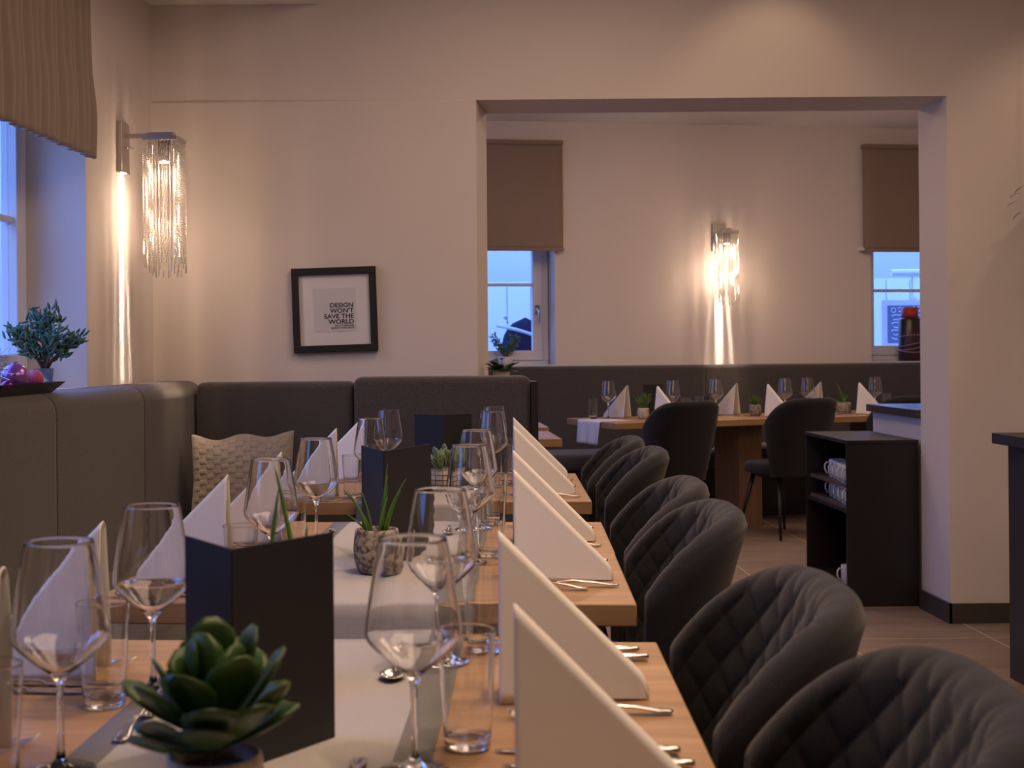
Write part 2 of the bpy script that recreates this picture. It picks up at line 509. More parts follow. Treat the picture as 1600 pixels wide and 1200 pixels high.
# sills
struct(MB().prism([(xw(3.62) - 0.245, 3.63), (xw(5.08) - 0.24, 5.09), (xw(5.08), 5.08), (xw(3.62), 3.62)], 1.075, 1.095).obj('sill_left', M_frame))
for nm, (a, b) in (('sill_rear', W1), ('sill_rear.001', W2)):
    struct(MB().prism([(a, yw(a)), (b, yw(b)), (b - 0.2 * sin(AW), yw(b) + 0.2 * cos(AW)), (a - 0.2 * sin(AW), yw(a) + 0.2 * cos(AW))], 1.0951, 1.110).obj(nm, M_frame))

# sky portals for cleaner window light
def portal(loc, aim, sx, sy):
    o = light('window_portal', 'AREA', loc, 1, (1, 1, 1), aim=aim, shape='RECTANGLE', size=sx, size_y=sy)
    o.data.cycles.is_portal = True
portal((xw(4.35) - 0.45, 4.37, 1.70), (xw(4.35), 4.35, 1.70), 1.46, 1.25)
portal((xw(1.7) - 0.45, 1.72, 1.70), (xw(1.7), 1.70, 1.70), 1.25, 1.25)
portal((-1.6, 7.7, 1.72), (-1.4, 7.7, 1.72), 1.9, 1.6)
portal((0.36, yw(0.42) + 0.45, 1.82), (0.43, yw(0.42), 1.82), 1.0, 1.5)
portal((3.83, yw(3.9) + 0.45, 1.82), (3.9, yw(3.9), 1.82), 1.0, 1.5)

# ------------------------------------------------------------------ outside the rear windows
facade = MB()
facade.box(-1.0, 9, 14.2, 14.4, 0, 1.95)
for k in range(40):
    facade.box(-1 + k * 0.25, -1 + k * 0.25 + 0.235, 14.18, 14.2, 0, 1.95)
tag(struct(facade.obj('courtyard_wall', mat('white_render', (0.8, 0.8, 0.82), 0.8))), None)
struct(MB().box(-5, 10, 12.0, 16, -0.1, 0.0).obj('courtyard_ground', mat('courtyard_paving', (0.4, 0.4, 0.42), 0.9)))

# parked moped seen dimly through the left rear window
mo = empty('moped', (0.83, 12.9, 0))
tag(mo, 'dark covered moped with handlebar outside the left rear window', 'moped')
M_blue = mat('dark_blue_cover', (0.004, 0.008, 0.03), 0.8, spec=0.1)
b_ = MB()
b_.grid(24, 22, lambda u, v: ((0.16 + 0.05 * sin(v * 9)) * cos(2 * pi * u) * (1 - v ** 9) ** .5 + 0.03 * sin(v * 7), (0.5 - 0.3 * v) * sin(2 * pi * u) * (1 - v ** 6) ** .5, 0.30 + v * 1.24), closed_u=True)
b_.obj('body_cover', M_blue, mo, smooth=True)
MB().tube([(-0.26, -.1, 1.46), (-0.08, -.16, 1.42), (0.16, -.2, 1.34)], 0.016, 8).obj('handlebar', mat('pale_grip', (.6, .6, .62), .5), mo)
mm = MB(); mm.lathe([(0.0, 0), (0.06, 0.005), (0.07, 0.02), (0.06, 0.035), (0, 0.04)], 14, Matrix.Translation((-0.17, 0, 1.54)) @ Matrix.Scale(.3, 4) @ Matrix.Rotation(pi / 2, 4, 'X')); mm.tube([(-0.17, 0, 1.56), (-0.15, 0, 1.48)], 0.008)
mm.obj('mirror', M_chrome, mo, smooth=True)
for wy in (-0.42, 0.42):
    w_ = MB(); w_.lathe([(0.16, -0.05), (0.24, -0.05), (0.26, 0), (0.24, 0.05), (0.16, 0.05)], 20, Matrix.Translation((0, wy, 0.26)) @ Matrix.Rotation(pi / 2, 4, 'Y'), close=True)
    w_.lathe([(0.0, -0.02), (0.16, -0.03), (0.16, 0.03), (0, 0.02)], 12, Matrix.Translation((0, wy, 0.26)) @ Matrix.Rotation(pi / 2, 4, 'Y'))
    w_.obj('wheel', M_black, mo, smooth=True)

# notice board outside the right rear window
nb = empty('notice_board', (4.24, 12.8, 0))
tag(nb, 'white framed menu board with faint white handwriting, outside the right rear window', 'sign')
f_ = MB(); f_.box(0, 0.62, 0, 0.04, 1.22, 1.26); f_.box(0, 0.62, 0, 0.04, 1.62, 1.67); f_.box(0, 0.05, 0, 0.04, 1.26, 1.62); f_.box(0.57, 0.62, 0, 0.04, 1.26, 1.62)
f_.obj('frame', M_frame, nb)
MB().box(0.05, 0.57, 0.01, 0.03, 1.26, 1.62).obj('board', mat('slate_blue_board', (0.20, 0.20, 0.34), 0.6), nb)
lt = MB()
lt.tube([(0.11 + 0.022 * cos(a * pi / 8), 0.004, 1.575 + 0.022 * sin(a * pi / 8)) for a in range(17)], 0.004, 5)
for r in range(9):
    z = 1.60 - r * 0.037; x = 0.15 + 0.01 * (r % 3) if r < 2 else 0.09 + 0.02 * (r % 2); pts = []
    while x < 0.5 - 0.05 * (r % 3):
        pts.append((x, 0.004, z + random.uniform(-0.009, 0.009))); x += 0.012
    if len(pts) > 2: lt.tube(pts, 0.0045, 5)
lt.obj('chalk_writing', mat('chalk_white', (0.8, 0.82, 0.85), 0.8), nb)
lg_ = MB(); lg_.box(0.03, 0.07, 0.04, 0.08, 0, 1.5); lg_.box(0.55, 0.59, 0.04, 0.08, 0, 1.5); lg_.obj('post', M_frame, nb)
tag(MB().tube([(4.4, 13.0, 1.94), (7.0, 13.0, 1.94)], 0.035, 8).tube([(4.6, 13.0, 1.68), (4.6, 13.0, 1.94)], 0.012, 6).box(4.57, 4.63, 12.97, 13.03, 0, 1.7).obj('courtyard_rail', M_frame), 'horizontal white rail behind the menu board outside the right rear window', 'railing')

# ------------------------------------------------------------------ blinds
rb = empty('roman_blind', (0, 0, 0))
tag(rb, 'gathered taupe fabric blind with vertical folds over the left window', 'blind')
bl = MB()
def blf(u, v):
    y = 3.45 + u * (4.985 - 3.45)
    z = 3.07 - v * (3.07 - 1.945)
    d = 0.05 + 0.022 * abs(sin(u * pi * 26 + 0.5 * sin(v * 4))) ** 2.5 * (0.5 + 0.5 * v) + 0.005 * sin(u * 61 + v * 3)
    if v > 0.72:
        d += 0.010 * sin((v - 0.72) / 0.28 * pi) * (0.6 + 0.4 * sin(u * 40))
    z += 0.0015 * sin(u * 2 * pi * 15)
    return (xw(y) + d + 0.005, y, min(z, 2.755 if False else z))
bl.grid(260, 50, blf)
blo = bl.obj('blind_fabric', M_blind, rb, smooth=True)
sm = blo.modifiers.new('solid', 'SOLIDIFY'); sm.thickness = 0.003
hm = MB(); hm.grid(200, 2, lambda u, v: (blf(u, 1)[0] + 0.003, blf(u, 1)[1], blf(u, 1)[2] + 0.0 + v * 0.022)); ho = hm.obj('hem', M_blind, rb, smooth=True)
ho.modifiers.new('solid', 'SOLIDIFY').thickness = 0.006

def flat_blind(x0, x1, z0, z1, label):
    r = empty('roller_blind', (x0, yw(x0), 0), AW)
    w = (x1 - x0) / cos(AW)
    m = MB(); zz = [z0, z0 + (z1 - z0) * .27, z0 + (z1 - z0) * .275, z1]
    m.grid(12, 28, lambda u, v: (u * w, -0.05 - 0.004 * sin(v * 7) * sin(u * 3), z0 + v * (z1 - z0)))
    o = m.obj('blind_fabric', M_blindfar, r, smooth=True); o.modifiers.new('solid', 'SOLIDIFY').thickness = 0.012
    bevel(MB().box(-0.004, w + 0.004, -0.064, -0.040, z0 - 0.012, z0 + 0.012).obj('bottom_bar', M_blindfar, r), 0.003)
    MB().box(0, w, -0.075, 0.0, z1 - 0.01, z1 + 0.02).obj('head_rail', M_blindfar, r)
    MB().box(-0.03, 0.0, -0.055, 0.0, z0 + 0.0, z0 + 0.02).obj('side_clip', M_frame, r)
    return tag(r, label, 'blind', 'brown blinds on the rear wall')
flat_blind(0.0, 0.957, 1.985, 2.79, 'flat brown fabric blind half lowered over the left rear window')
flat_blind(3.36, 4.38, 1.985, 2.80, 'flat brown fabric blind half lowered over the right rear window')


# ------------------------------------------------------------------ banquettes
def pad(m, x0, x1, y0, y1, z0, z1, r=0.03):
    """rounded cushion block: bevelled box added to the builder"""
    bm = bmesh.new(); bmesh.ops.create_cube(bm, size=1)
    for v in bm.verts:
        v.co = Vector(((x0 + x1) / 2 + v.co.x * (x1 - x0), (y0 + y1) / 2 + v.co.y * (y1 - y0), (z0 + z1) / 2 + v.co.z * (z1 - z0)))
    bmesh.ops.bevel(bm, geom=bm.edges[:], offset=r, segments=5, profile=0.5, affect='EDGES')
    bm.verts.index_update()
    m.add([v.co.copy() for v in bm.verts], [[v.index for v in f.verts] for f in bm.faces])
    bm.free()
    return m


def padx(m, x0, x1, y0, y1, z0, z1, r=0.03, e=0.005):
    """upholstered panel: rounded top edges, thin seams at the ends"""
    sec = [(x0, e), (x0 + e * .35, e * .4), (x0 + e, 0), (x0 + e * 3, -0.0005), (x1 - e * 3, -0.0005), (x1 - e, 0), (x1 - e * .35, e * .4), (x1, e)]
    v = []; K = 0
    for x, ins in sec:
        pr = [(y1 - ins, z0 + ins), (y0 + ins, z0 + ins)]
        for k in range(7):
            a = pi - k / 6 * pi / 2; pr.append((y0 + ins + r + r * cos(a), z1 - ins - r + r * sin(a)))
        for k in range(4):
            a = pi / 2 - k / 3 * pi / 2; pr.append((y1 - ins - r * .5 + r * .5 * cos(a), z1 - ins - r * .5 + r * .5 * sin(a)))
        K = len(pr); v += [(x, a, b) for a, b in pr]
    f = []
    for i in range(len(sec) - 1):
        for k in range(K):
            k2 = (k + 1) % K; f.append((i * K + k, i * K + k2, (i + 1) * K + k2, (i + 1) * K + k))
    f.append(tuple(range(K))); f.append(tuple(range((len(sec) - 1) * K, len(sec) * K)))
    return m.add(v, f)


# left banquette, local x runs along the wall towards the front wall, local y towards the wall
lb = empty('banquette', (-1.05 - TL * 5.75, 0, 0), pi / 2 - LA)
tag(lb, 'long grey upholstered bench along the left wall under the window', 'bench')
LL = 1 / cos(LA)
js = [1.25, 2.37, 3.27, 4.17, 5.07, 5.91]
for a, b in zip(js[:-1], js[1:]):
    padx(MB(), a * LL, b * LL, 0.0, 0.185, 0.42, 1.100, 0.065).obj('backrest_panel', M_bench, lb, angle=60)
for a, b in zip(js[:-1], js[1:]):
    bb = min(b, 5.2)
    pad(MB(), a * LL, bb * LL, -0.46, 0.0, 0.35, 0.475, 0.03).obj('seat_cushion', M_bench, lb, smooth=True)
MB().box(1.25 * LL, 5.2 * LL, -0.40, 0.0, 0.0, 0.35).obj('plinth', M_black, lb)

fb = empty('banquette', (0, 0, 0))
tag(fb, 'grey upholstered corner bench against the front wall under the framed print', 'bench')
pad(MB(), -1.035, -0.358, 5.75, 5.93, 0.42, 1.094, 0.03).obj('backrest_panel', M_bench, fb, smooth=True)
pad(MB(), -0.356, 0.396, 5.71, 5.93, 0.42, 1.112, 0.03).obj('backrest_panel', M_bench, fb, smooth=True)
pad(MB(), -1.03, -0.358, 5.22, 5.75, 0.35, 0.475, 0.03).obj('seat_cushion', M_bench, fb, smooth=True)
pad(MB(), -0.356, 0.396, 5.22, 5.71, 0.35, 0.475, 0.03).obj('seat_cushion', M_bench, fb, smooth=True)
MB().box(-1.0, 0.39, 5.28, 5.74, 0, 0.35).obj('plinth', M_black, fb)
MB().box(0.397, 0.426, 5.69, 5.94, 0, 1.088).obj('end_panel', M_black, fb)

# low partition carrying the violet, behind the corner bench
struct(MB().box(0.225, 0.43, 5.945, 6.15, 0, 1.075).obj('wall_partition', M_wall))

rbn = empty('banquette', (0, 9.98, 0), AW)
tag(rbn, 'long grey upholstered bench against the rear wall below the far lamp', 'bench')
cs = cos(AW)
for a, b in ((-1.2, -0.9), (-0.9, 0.6), (0.6, 2.05), (2.05, 3.48), (3.48, 4.4)):
    padx(MB(), a / cs, b / cs, 0.0, 0.115, 0.42, 1.10, 0.03).obj('backrest_panel', M_bench, rbn, angle=60)
for a, b in ((-1.2, 0.6), (0.6, 2.05), (2.05, 4.4)):
    pad(MB(), a / cs, b / cs, -0.55, 0.0, 0.36, 0.475, 0.03).obj('seat_cushion', M_bench, rbn, smooth=True)
MB().box(-1.2 / cs, 4.3 / cs, -0.5, 0.0, 0, 0.36).obj('plinth', M_black, rbn)


# ------------------------------------------------------------------ cushions
def cushion(name, w, h, t, m, weave=False):
    b = MB(); N = 46

    def side(sg):
        def fn(u, v):
            a = u * 2 - 1; c = v * 2 - 1
            puff = max(0, (1 - abs(a) ** 2.6)) ** .5 * max(0, (1 - abs(c) ** 2.6)) ** .5
            x = a * w / 2 * (1 - .06 * (1 - abs(c)) * abs(a)); z = c * h / 2
            if c > 0:   # sagging top edge with two dips
                z -= c * h * 0.055 * (1 - cos(2 * pi * a)) * 0.5 * (1 - 0.25 * a)
                z += c * h * 0.025 * a
            z *= (1 - 0.03 * (1 - abs(a)))
            d = sg * (t / 2 * puff)
            if weave:
                iu = int(u * 14); iv = int(v * 18)
                fu = u * 14 - iu; fv = v * 18 - iv
                if (iu + iv) % 2: hgt = (abs(sin(pi * fv))) ** .35
                else: hgt = (abs(sin(pi * fu))) ** .35
                d += sg * (0.0026 * hgt + 0.0018 * ((iu + iv) % 2)) * min(1, puff * 2)
            return (x, d, z)
        return fn
    n = 127 if weave else N
    b.grid(n, n, side(-1)); b.grid(n, n, side(1))
    return b.obj(name, m, None, smooth=True)


M_pil = fabric_mat('beige_woven_fabric', (0.30, 0.255, 0.21), 450, 0.3, 0.95, 0.2)
pl_ = cushion('cushion', 0.42, 0.42, 0.14, M_pil, True)
pl_.location = (-0.80, 5.50, 0.69); pl_.rotation_euler = (rad(-17), rad(1.5), rad(10))
tag(pl_, 'beige basket-weave cushion leaning in the corner of the grey bench', 'cushion')
c2 = cushion('cushion', 0.40, 0.40, 0.13, mat('black_cushion_fabric', (0.02, 0.02, 0.022), 0.9))
c2.location = (1.84, 9.98, 0.68); c2.rotation_euler = (rad(-14), 0, AW)
tag(c2, 'black cushion standing against the rear bench between the first two far chairs', 'cushion')
c3 = cushion('seat_pad', 0.42, 0.36, 0.05, mat('pale_seat_pad', (0.42, 0.39, 0.38), 0.9))
c3.location = (2.32, 9.93, 0.500); c3.rotation_euler = (rad(90), 0, AW)
tag(c3, 'pale seat pad lying on the rear bench beside the wooden slab leg', 'seat pad')


# ------------------------------------------------------------------ picture
pf = empty('picture', (-0.449, 5.931, 1.407))
pf.rotation_euler = (0, -rad(1.5), 0)
tag(pf, 'square black framed print reading DESIGN WON\'T SAVE THE WORLD on the front wall', 'picture')
fr = MB(); s_ = 0.186; w_ = 0.031
fr.box(-s_, s_, -0.028, 0, s_ - w_, s_); fr.box(-s_, s_, -0.028, 0, -s_, -s_ + w_)
fr.box(-s_, -s_ + w_, -0.028, 0, -s_ + w_, s_ - w_); fr.box(s_ - w_, s_, -0.028, 0, -s_ + w_, s_ - w_)
bevel(fr.obj('frame', M_black, pf), 0.002)
MB().box(-s_ + w_, s_ - w_, -0.012, -0.004, -s_ + w_, s_ - w_).obj('mat_board', mat('white_mat_board', (0.74, 0.72, 0.71), 0.8), pf)
MB().box(-0.092, 0.094, -0.0135, -0.0121, -0.096, 0.095).obj('print_sheet', mat('pale_print_paper', (0.64, 0.635, 0.65), 0.8), pf)


def text_mesh(txt, size, x_right, z_base, y, m, parent, bold=0.0, name='lettering', xs=1.0):
    cu = bpy.data.curves.new(name, 'FONT'); cu.body = txt; cu.size = size; cu.align_x = 'RIGHT'; cu.extrude = 0.0003; cu.offset = bold
    o = bpy.data.objects.new(name, cu); COL.objects.link(o)
    bpy.context.view_layer.update()
    dg = bpy.context.evaluated_depsgraph_get()
    me = bpy.data.meshes.new_from_object(o.evaluated_get(dg))
    bpy.data.objects.remove(o)
    me.transform(Matrix.Translation((x_right, y, z_base)) @ Matrix.Rotation(pi / 2, 4, 'X') @ Matrix.Diagonal((xs, 1, 1, 1)))
    me.materials.clear(); me.materials.append(m)
    t = bpy.data.objects.new(name, me); COL.objects.link(t); t.parent = parent
    return t


M_ink = mat('black_ink', (0.012, 0.012, 0.013), 0.7)
for k, tx in enumerate(('DESIGN', "WON'T", 'SAVE THE', 'WORLD')):
    text_mesh(tx, 0.0270, 0.083, 0.0105 - k * 0.0242, -0.0140, M_ink, pf, bold=0.0006, xs=1.12)
for k, tx in enumerate(('BUT IT DAMN SURE', 'MAKES IT LOOK GOOD')):
    text_mesh(tx, 0.0095, 0.083, -0.0735 - k * 0.0100, -0.0140, M_ink, pf, bold=0.0002, xs=1.0)


# ------------------------------------------------------------------ crystal wall lamps
M_cryst = bpy.data.materials.new('crystal_beads'); M_cryst.use_nodes = True
n = M_cryst.node_tree.nodes; l = M_cryst.node_tree.links; n.remove(n['Principled BSDF'])
g1 = n.new('ShaderNodeBsdfTranslucent'); g1.inputs[0].default_value = (0.95, 0.91, 0.86, 1)
g2 = n.new('ShaderNodeBsdfGlossy'); g2.inputs['Roughness'].default_value = 0.15; g2.inputs[0].default_value = (0.9, 0.88, 0.85, 1)
g3 = n.new('ShaderNodeBsdfTransparent')
mx1 = n.new('ShaderNodeMixShader'); mx1.inputs[0].default_value = 0.45; mx2 = n.new('ShaderNodeMixShader'); mx2.inputs[0].default_value = 0.15
l.new(g1.outputs[0], mx1.inputs[1]); l.new(g2.outputs[0], mx1.inputs[2]); l.new(mx1.outputs[0], mx2.inputs[1]); l.new(g3.outputs[0], mx2.inputs[2]); l.new(mx2.outputs[0], n['Material Output'].inputs[0])
M_bulb = bpy.data.materials.new('lit_bulb'); M_bulb.use_nodes = True
e_ = M_bulb.node_tree.nodes['Principled BSDF']; e_.inputs['Emission Color'].default_value = (1, 0.8, 0.58, 1); e_.inputs['Emission Strength'].default_value = 30


def strand_mesh(length):
    b = MB(); k = 0; z = 0
    while z < length - 0.03:
        r = 0.0031
        b.add([(r, 0, -z - .0035), (0, r, -z - .0035), (-r, 0, -z - .0035), (0, -r, -z - .0035), (0, 0, -z), (0, 0, -z - .007)],
              [(0, 1, 4), (1, 2, 4), (2, 3, 4), (3, 0, 4), (1, 0, 5), (2, 1, 5), (3, 2, 5), (0, 3, 5)])
        z += 0.0068
    b.tube([(0, 0, -z), (0, 0, -length)], 0.0026, 5)
    return b.mesh('crystal_strand', M_cryst, smooth=False)


STR = [strand_mesh(0.46 + 0.018 * k) for k in range(6)]


def sconce(loc, rotz, label, power):
    """local: wall plane at y=0, lamp sticks out to -y; z=0 lamp top plate"""
    r = empty('wall_lamp', loc, rotz)
    tag(r, label, 'lamp', 'crystal strand wall lamps')
    bevel(MB().box(-0.052, 0.052, -0.022, 0, -0.135, 0.072).obj('wall_plate', M_chrome, r), 0.0015)
    a = MB(); a.box(-0.012, 0.012, -0.16, -0.02, 0.006, 0.024); a.box(-0.02, 0.02, -0.225, -0.115, 0.004, 0.026)
    bevel(a.obj('arm', M_chrome, r), 0.001)
    t = MB(); t.box(-0.072, 0.072, -0.255, -0.110, -0.012, 0.004)
    bevel(t.obj('top_plate', M_chrome, r), 0.0015)
    s = MB(); s.tube([(0.0, -0.02, -0.03), (0.0, -0.034, -0.03)], 0.006, 10); s.tube([(0.0, -0.034, -0.03), (0.012, -0.05, -0.034)], 0.004, 8)
    s.obj('switch', M_steel, r, smooth=True)
    b = MB(); b.lathe([(0, -0.012), (0.026, -0.012), (0.027, -0.080), (0.0245, -0.092), (0.022, -0.092), (0.0, -0.085)], 20, Matrix.Translation((0, -0.183, 0)))
    b.obj('lamp_holder', M_chrome, r, smooth=True)
    MB().lathe([(0, -0.090), (0.0215, -0.090), (0.021, -0.096), (0, -0.099)], 20, Matrix.Translation((0, -0.183, 0))).obj('bulb', M_bulb, r, smooth=True)
    MB().lathe([(0, -0.137), (0.012, -0.137), (0.012, -0.1355), (0, -0.1355)], 14, Matrix.Translation((0, -0.011, 0))).obj('reading_light', M_bulb, r)
    rnd = random.Random(3)
    per = []
    for ring, (hx, n_) in enumerate(((0.069, 11), (0.050, 7))):
        for k in range(n_):
            q = -hx + 2 * hx * k / n_
            per += [(q, -hx), (hx, q), (-q, hx), (-hx, -q)]
    for (x, y) in per:
        o = link('crystal_strand', STR[rnd.randrange(6)], r, (x + rnd.uniform(-.001, .001), -0.183 + y, -0.012), rnd.uniform(0, 1.5))
    R = Matrix.Translation(loc) @ Matrix.Rotation(rotz, 4, 'Z')
    light('wall_lamp_light', 'SPOT', R @ Vector((0, -0.183, -0.105)), power * 2.8, WARM2, aim=R @ Vector((0, -0.195, -1)), spot_size=rad(34), spot_blend=0.8, shadow_soft_size=0.012)
    light('wall_lamp_light', 'SPOT', R @ Vector((0, -0.183, -0.105)), power * 0.55, WARM2, aim=R @ Vector((0, -0.183, -1)), spot_size=rad(165), spot_blend=1.0, shadow_soft_size=0.018)
    light('wall_lamp_light', 'POINT', R @ Vector((0, -0.183, -0.15)), power * 0.10, WARM2, shadow_soft_size=0.02)
    light('wall_lamp_light', 'POINT', R @ Vector((0, -0.183, -0.36)), power * 0.16, WARM2, shadow_soft_size=0.02)  # extra point added below the bulb to brighten the hanging strands
    for dx, wdt, pw in ((0.0, 0.060, 0.026), (0.10, 0.04, 0.008), (-0.10, 0.05, 0.003)):
        o = light('reading_light_beam', 'AREA', R @ Vector((dx * 0.4, -0.014, -0.142)), power * pw, (1, .86, .72), aim=R @ Vector((dx, 0.006, -1)), shape='RECTANGLE', size=wdt, size_y=0.024)
        o.data.spread = rad(4)
    return r


sconce((xw(5.50), 5.50, 2.095), pi / 2 - LA, 'crystal strand wall lamp on the left wall near the corner', 17)
sconce((2.19, yw(2.19), 2.115), AW, 'crystal strand wall lamp glowing on the rear wall between the two blinds', 22)


# ------------------------------------------------------------------ tables
def near_table(y0, y1, xr0, xr1, label):
    """plan slanted with the row; right edge given at both ends, 1.03 wide"""
    cx, cy = (xr0 + xr1) / 2 - 0.515, (y0 + y1) / 2
    ang = -math.atan((xr1 - xr0) / (y1 - y0))
    r = empty('dining_table', (cx, cy, 0), ang)
    tag(r, label, 'table', 'oak dining tables in the near row')
    d = (y1 - y0) / 2 - 0.0015
    bevel(MB().box(-0.515, 0.515, -d, d, 0.708, 0.75).obj('tabletop', M_oak, r), 0.003)
    for sx in (-1, 1):
        m = MB(); m.box(sx * 0.10 - 0.03, sx * 0.10 + 0.03, -0.035, 0.035, 0.02, 0.69); m.obj('leg', M_black, r)
        m = MB(); m.box(sx * 0.10 - 0.035, sx * 0.10 + 0.035, -d + 0.06, d - 0.06, 0, 0.02); m.obj('foot', M_black, r)
    MB().box(-0.36, 0.36, -0.06, 0.06, 0.69, 0.708).obj('crossbar', M_black, r)
    return r


near_table(1.00, 2.193, 0.278, 0.350, 'oak dining table nearest the camera with the green rosette plant')
near_table(2.514, 3.144, 0.366, 0.408, 'oak dining table carrying the onion plant in the pitted stone pot')
near_table(3.146, 3.708, 0.410, 0.446, 'narrow oak dining table pushed against the table with the onion plant')
near_table(4.20, 5.16, 0.478, 0.525, 'oak dining table at the end of the row beside the corner bench')


def runner(x0c, y0, x1c, y1, label, drape=0.0):
    b = MB(); hw = 0.213; bd = 0.045
    ny = 24
    rows = []
    if drape:
        for k in range(7):
            t = k / 6
            rows.append((y0 - 0.010 - 0.012 * (1 - t) , 0.746 - drape * (1 - t)))
        rows.append((y0 - 0.004, 0.7515))
    for k in range(ny + 1):
        rows.append((y0 + 0.004 + (y1 - y0 - 0.008) * k / ny, 0.7512))
    cols = [(-hw, 1), (-hw + bd, 0)] + [(-hw + bd + (2 * hw - 2 * bd) * k / 8, 0) for k in range(1, 8)] + [(hw - bd, 1), (hw, 1)]
    xs = [c[0] for c in cols]
    vs = []; rnd = random.Random(5)
    for j, (y, z) in enumerate(rows):
        xc = x0c + (x1c - x0c) * (y - y0) / (y1 - y0)
        for x in xs:
            vs.append((xc + x, y, z + (rnd.uniform(0, .0005) if z > .7511 else 0)))
    nx = len(xs)
    for j in range(len(rows) - 1):
        for i in range(nx - 1):
            b.mi = 1 if (i == 0 or i == nx - 2) else 0
            o = len(b.v)
            b.add([vs[j * nx + i], vs[j * nx + i + 1], vs[(j + 1) * nx + i + 1], vs[(j + 1) * nx + i]], [(0, 1, 2, 3)])
    me = b.mesh('table_runner', [M_run, M_run2], smooth=True)
    bm = bmesh.new(); bm.from_mesh(me); bmesh.ops.remove_doubles(bm, verts=bm.verts, dist=1e-5); bmesh.ops.recalc_face_normals(bm, faces=bm.faces)
    if sum(f.normal.z for f in bm.faces) < 0: bmesh.ops.reverse_faces(bm, faces=bm.faces)
    bm.to_mesh(me); bm.free()
    o = link('table_runner', me)
    md = o.modifiers.new('solid', 'SOLIDIFY'); md.thickness = 0.0011; md.offset = -1 if False else 1
    return tag(o, label, 'table runner', 'grey runners on the near tables')


runner(-0.262, 1.00, -0.175, 2.193, 'pale grey table runner with darker borders on the nearest table')
runner(-0.155, 2.514, -0.075, 3.706, 'pale grey table runner under the pitted stone pot, hanging over the table edge', 0.13)
runner(-0.042, 4.20, 0.02, 5.16, 'pale grey table runner under the wire caged pot on the last near table', 0.07)


# far tables -------------------------------------------------------------
FT = rad(19.5); FO = Vector((1.136, 8.61)); FA = Vector((cos(FT), sin(FT))); FB = Vector((-sin(FT), cos(FT)))


def fp(al, p, z=0.75):
    q = FO + FA * al + FB * p
    return (q.x, q.y, z)


def far_table(loc, rotz, w, d, label, slab=0.42):
    r = empty('dining_table', loc, rotz)
    tag(r, label, 'table', 'oak dining tables in the rear room')
    bevel(MB().box(0, w, 0, d, 0.708, 0.75).obj('tabletop', M_oak, r), 0.003)
    for k, px in enumerate(slab):
        bevel(MB().box(px - 0.09, px + 0.09, d / 2 - 0.18, d / 2 + 0.14, 0.0, 0.708).obj('leg', M_oakdark, r), 0.004)
    return r


far_table((FO.x, FO.y, 0), FT, 1.40, 0.73, 'oak table in the rear room with the white cloth hanging over its end', (1.12,))
q = fp(1.405, 0)
far_table((q[0], q[1], 0), FT, 1.16, 0.73, 'oak table in the rear room behind the black open cabinet', (0.85,))
far_table((-0.62, 7.10, 0), 0.02, 1.28, 0.70, 'oak table corner showing low beside the end of the corner bench', (0.3, 0.9))
far_table((-0.66, 8.18, 0), 0.02, 1.34, 0.60, 'oak table corner showing just above the one by the bench end', (0.3, 0.9))

# white cloth hanging over the end of the far table
cl = MB()
def clf(u, v):
    # u across (perp direction), v along: on the table then down
    p = 0.20 + u * 0.33
    if v < 0.5:
        al = 0.22 - v * 2 * 0.23; z = 0.7518
    else:
        t = (v - 0.5) * 2
        al = -0.010 - 0.02 * t + 0.008 * sin(u * 14) * t; z = 0.7518 - 0.155 * t
    x, y, _ = fp(al, p); return (x, y, z)
cl.grid(30, 24, clf)
co = cl.obj('table_runner', mat('white_linen_far', (0.68, 0.66, 0.68), 0.85), smooth=True)
co.modifiers.new('solid', 'SOLIDIFY').thickness = 0.0012
tag(co, 'white cloth hanging over the left end of the rear table', 'table runner')


# ------------------------------------------------------------------ glasses
def wine_glass_mesh():
    out = [(0.0, 0.0), (0.036, 0.0), (0.040, 0.0012), (0.0385, 0.0025), (0.026, 0.0048), (0.012, 0.0085), (0.006, 0.014), (0.0042, 0.024), (0.0037, 0.045), (0.0036, 0.075), (0.0040, 0.092),
           (0.0058, 0.102), (0.0115, 0.1095), (0.0225, 0.118), (0.0345, 0.128), (0.0450, 0.138), (0.0512, 0.1455), (0.0538, 0.151), (0.0543, 0.156), (0.0535, 0.165), (0.0512, 0.182), (0.0482, 0.202), (0.0448, 0.223), (0.0413, 0.243), (0.0390, 0.2560), (0.03845, 0.2590), (0.0381, 0.2600), (0.0378, 0.2603)]
    inn = [(0.0375, 0.26), (0.03695, 0.259), (0.0374, 0.256), (0.0398, 0.243), (0.0433, 0.223), (0.0467, 0.202), (0.0497, 0.182), (0.052, 0.165), (0.0528, 0.156), (0.0523, 0.1515), (0.0498, 0.1465), (0.0436, 0.1393), (0.0332, 0.1297), (0.0211, 0.12), (0.01, 0.1125), (0.0036, 0.1085), (0, 0.108)]
    return MB().lathe(out + inn, 40).mesh('wine_glass', M_glass, smooth=True, recalc=False)


wg = link('wine_glass', wine_glass_mesh()); WG = Stamp(wg)
tb = MB().lathe([(0, 0), (0.0255, 0), (0.0275, 0.002), (0.0277, 0.005), (0.0290, 0.03), (0.0342, 0.130), (0.03445, 0.1365), (0.0345, 0.1382), (0.0342, 0.139), (0.0337, 0.139), (0.0334, 0.1382), (0.03335, 0.1365), (0.0331, 0.130), (0.0279, 0.032), (0.0270, 0.018), (0.0262, 0.014), (0.024, 0.0122), (0.018, 0.0112), (0, 0.011)], 36)
TB = Stamp(link('water_tumbler', tb.mesh('water_tumbler', M_glass, smooth=True, recalc=False)))


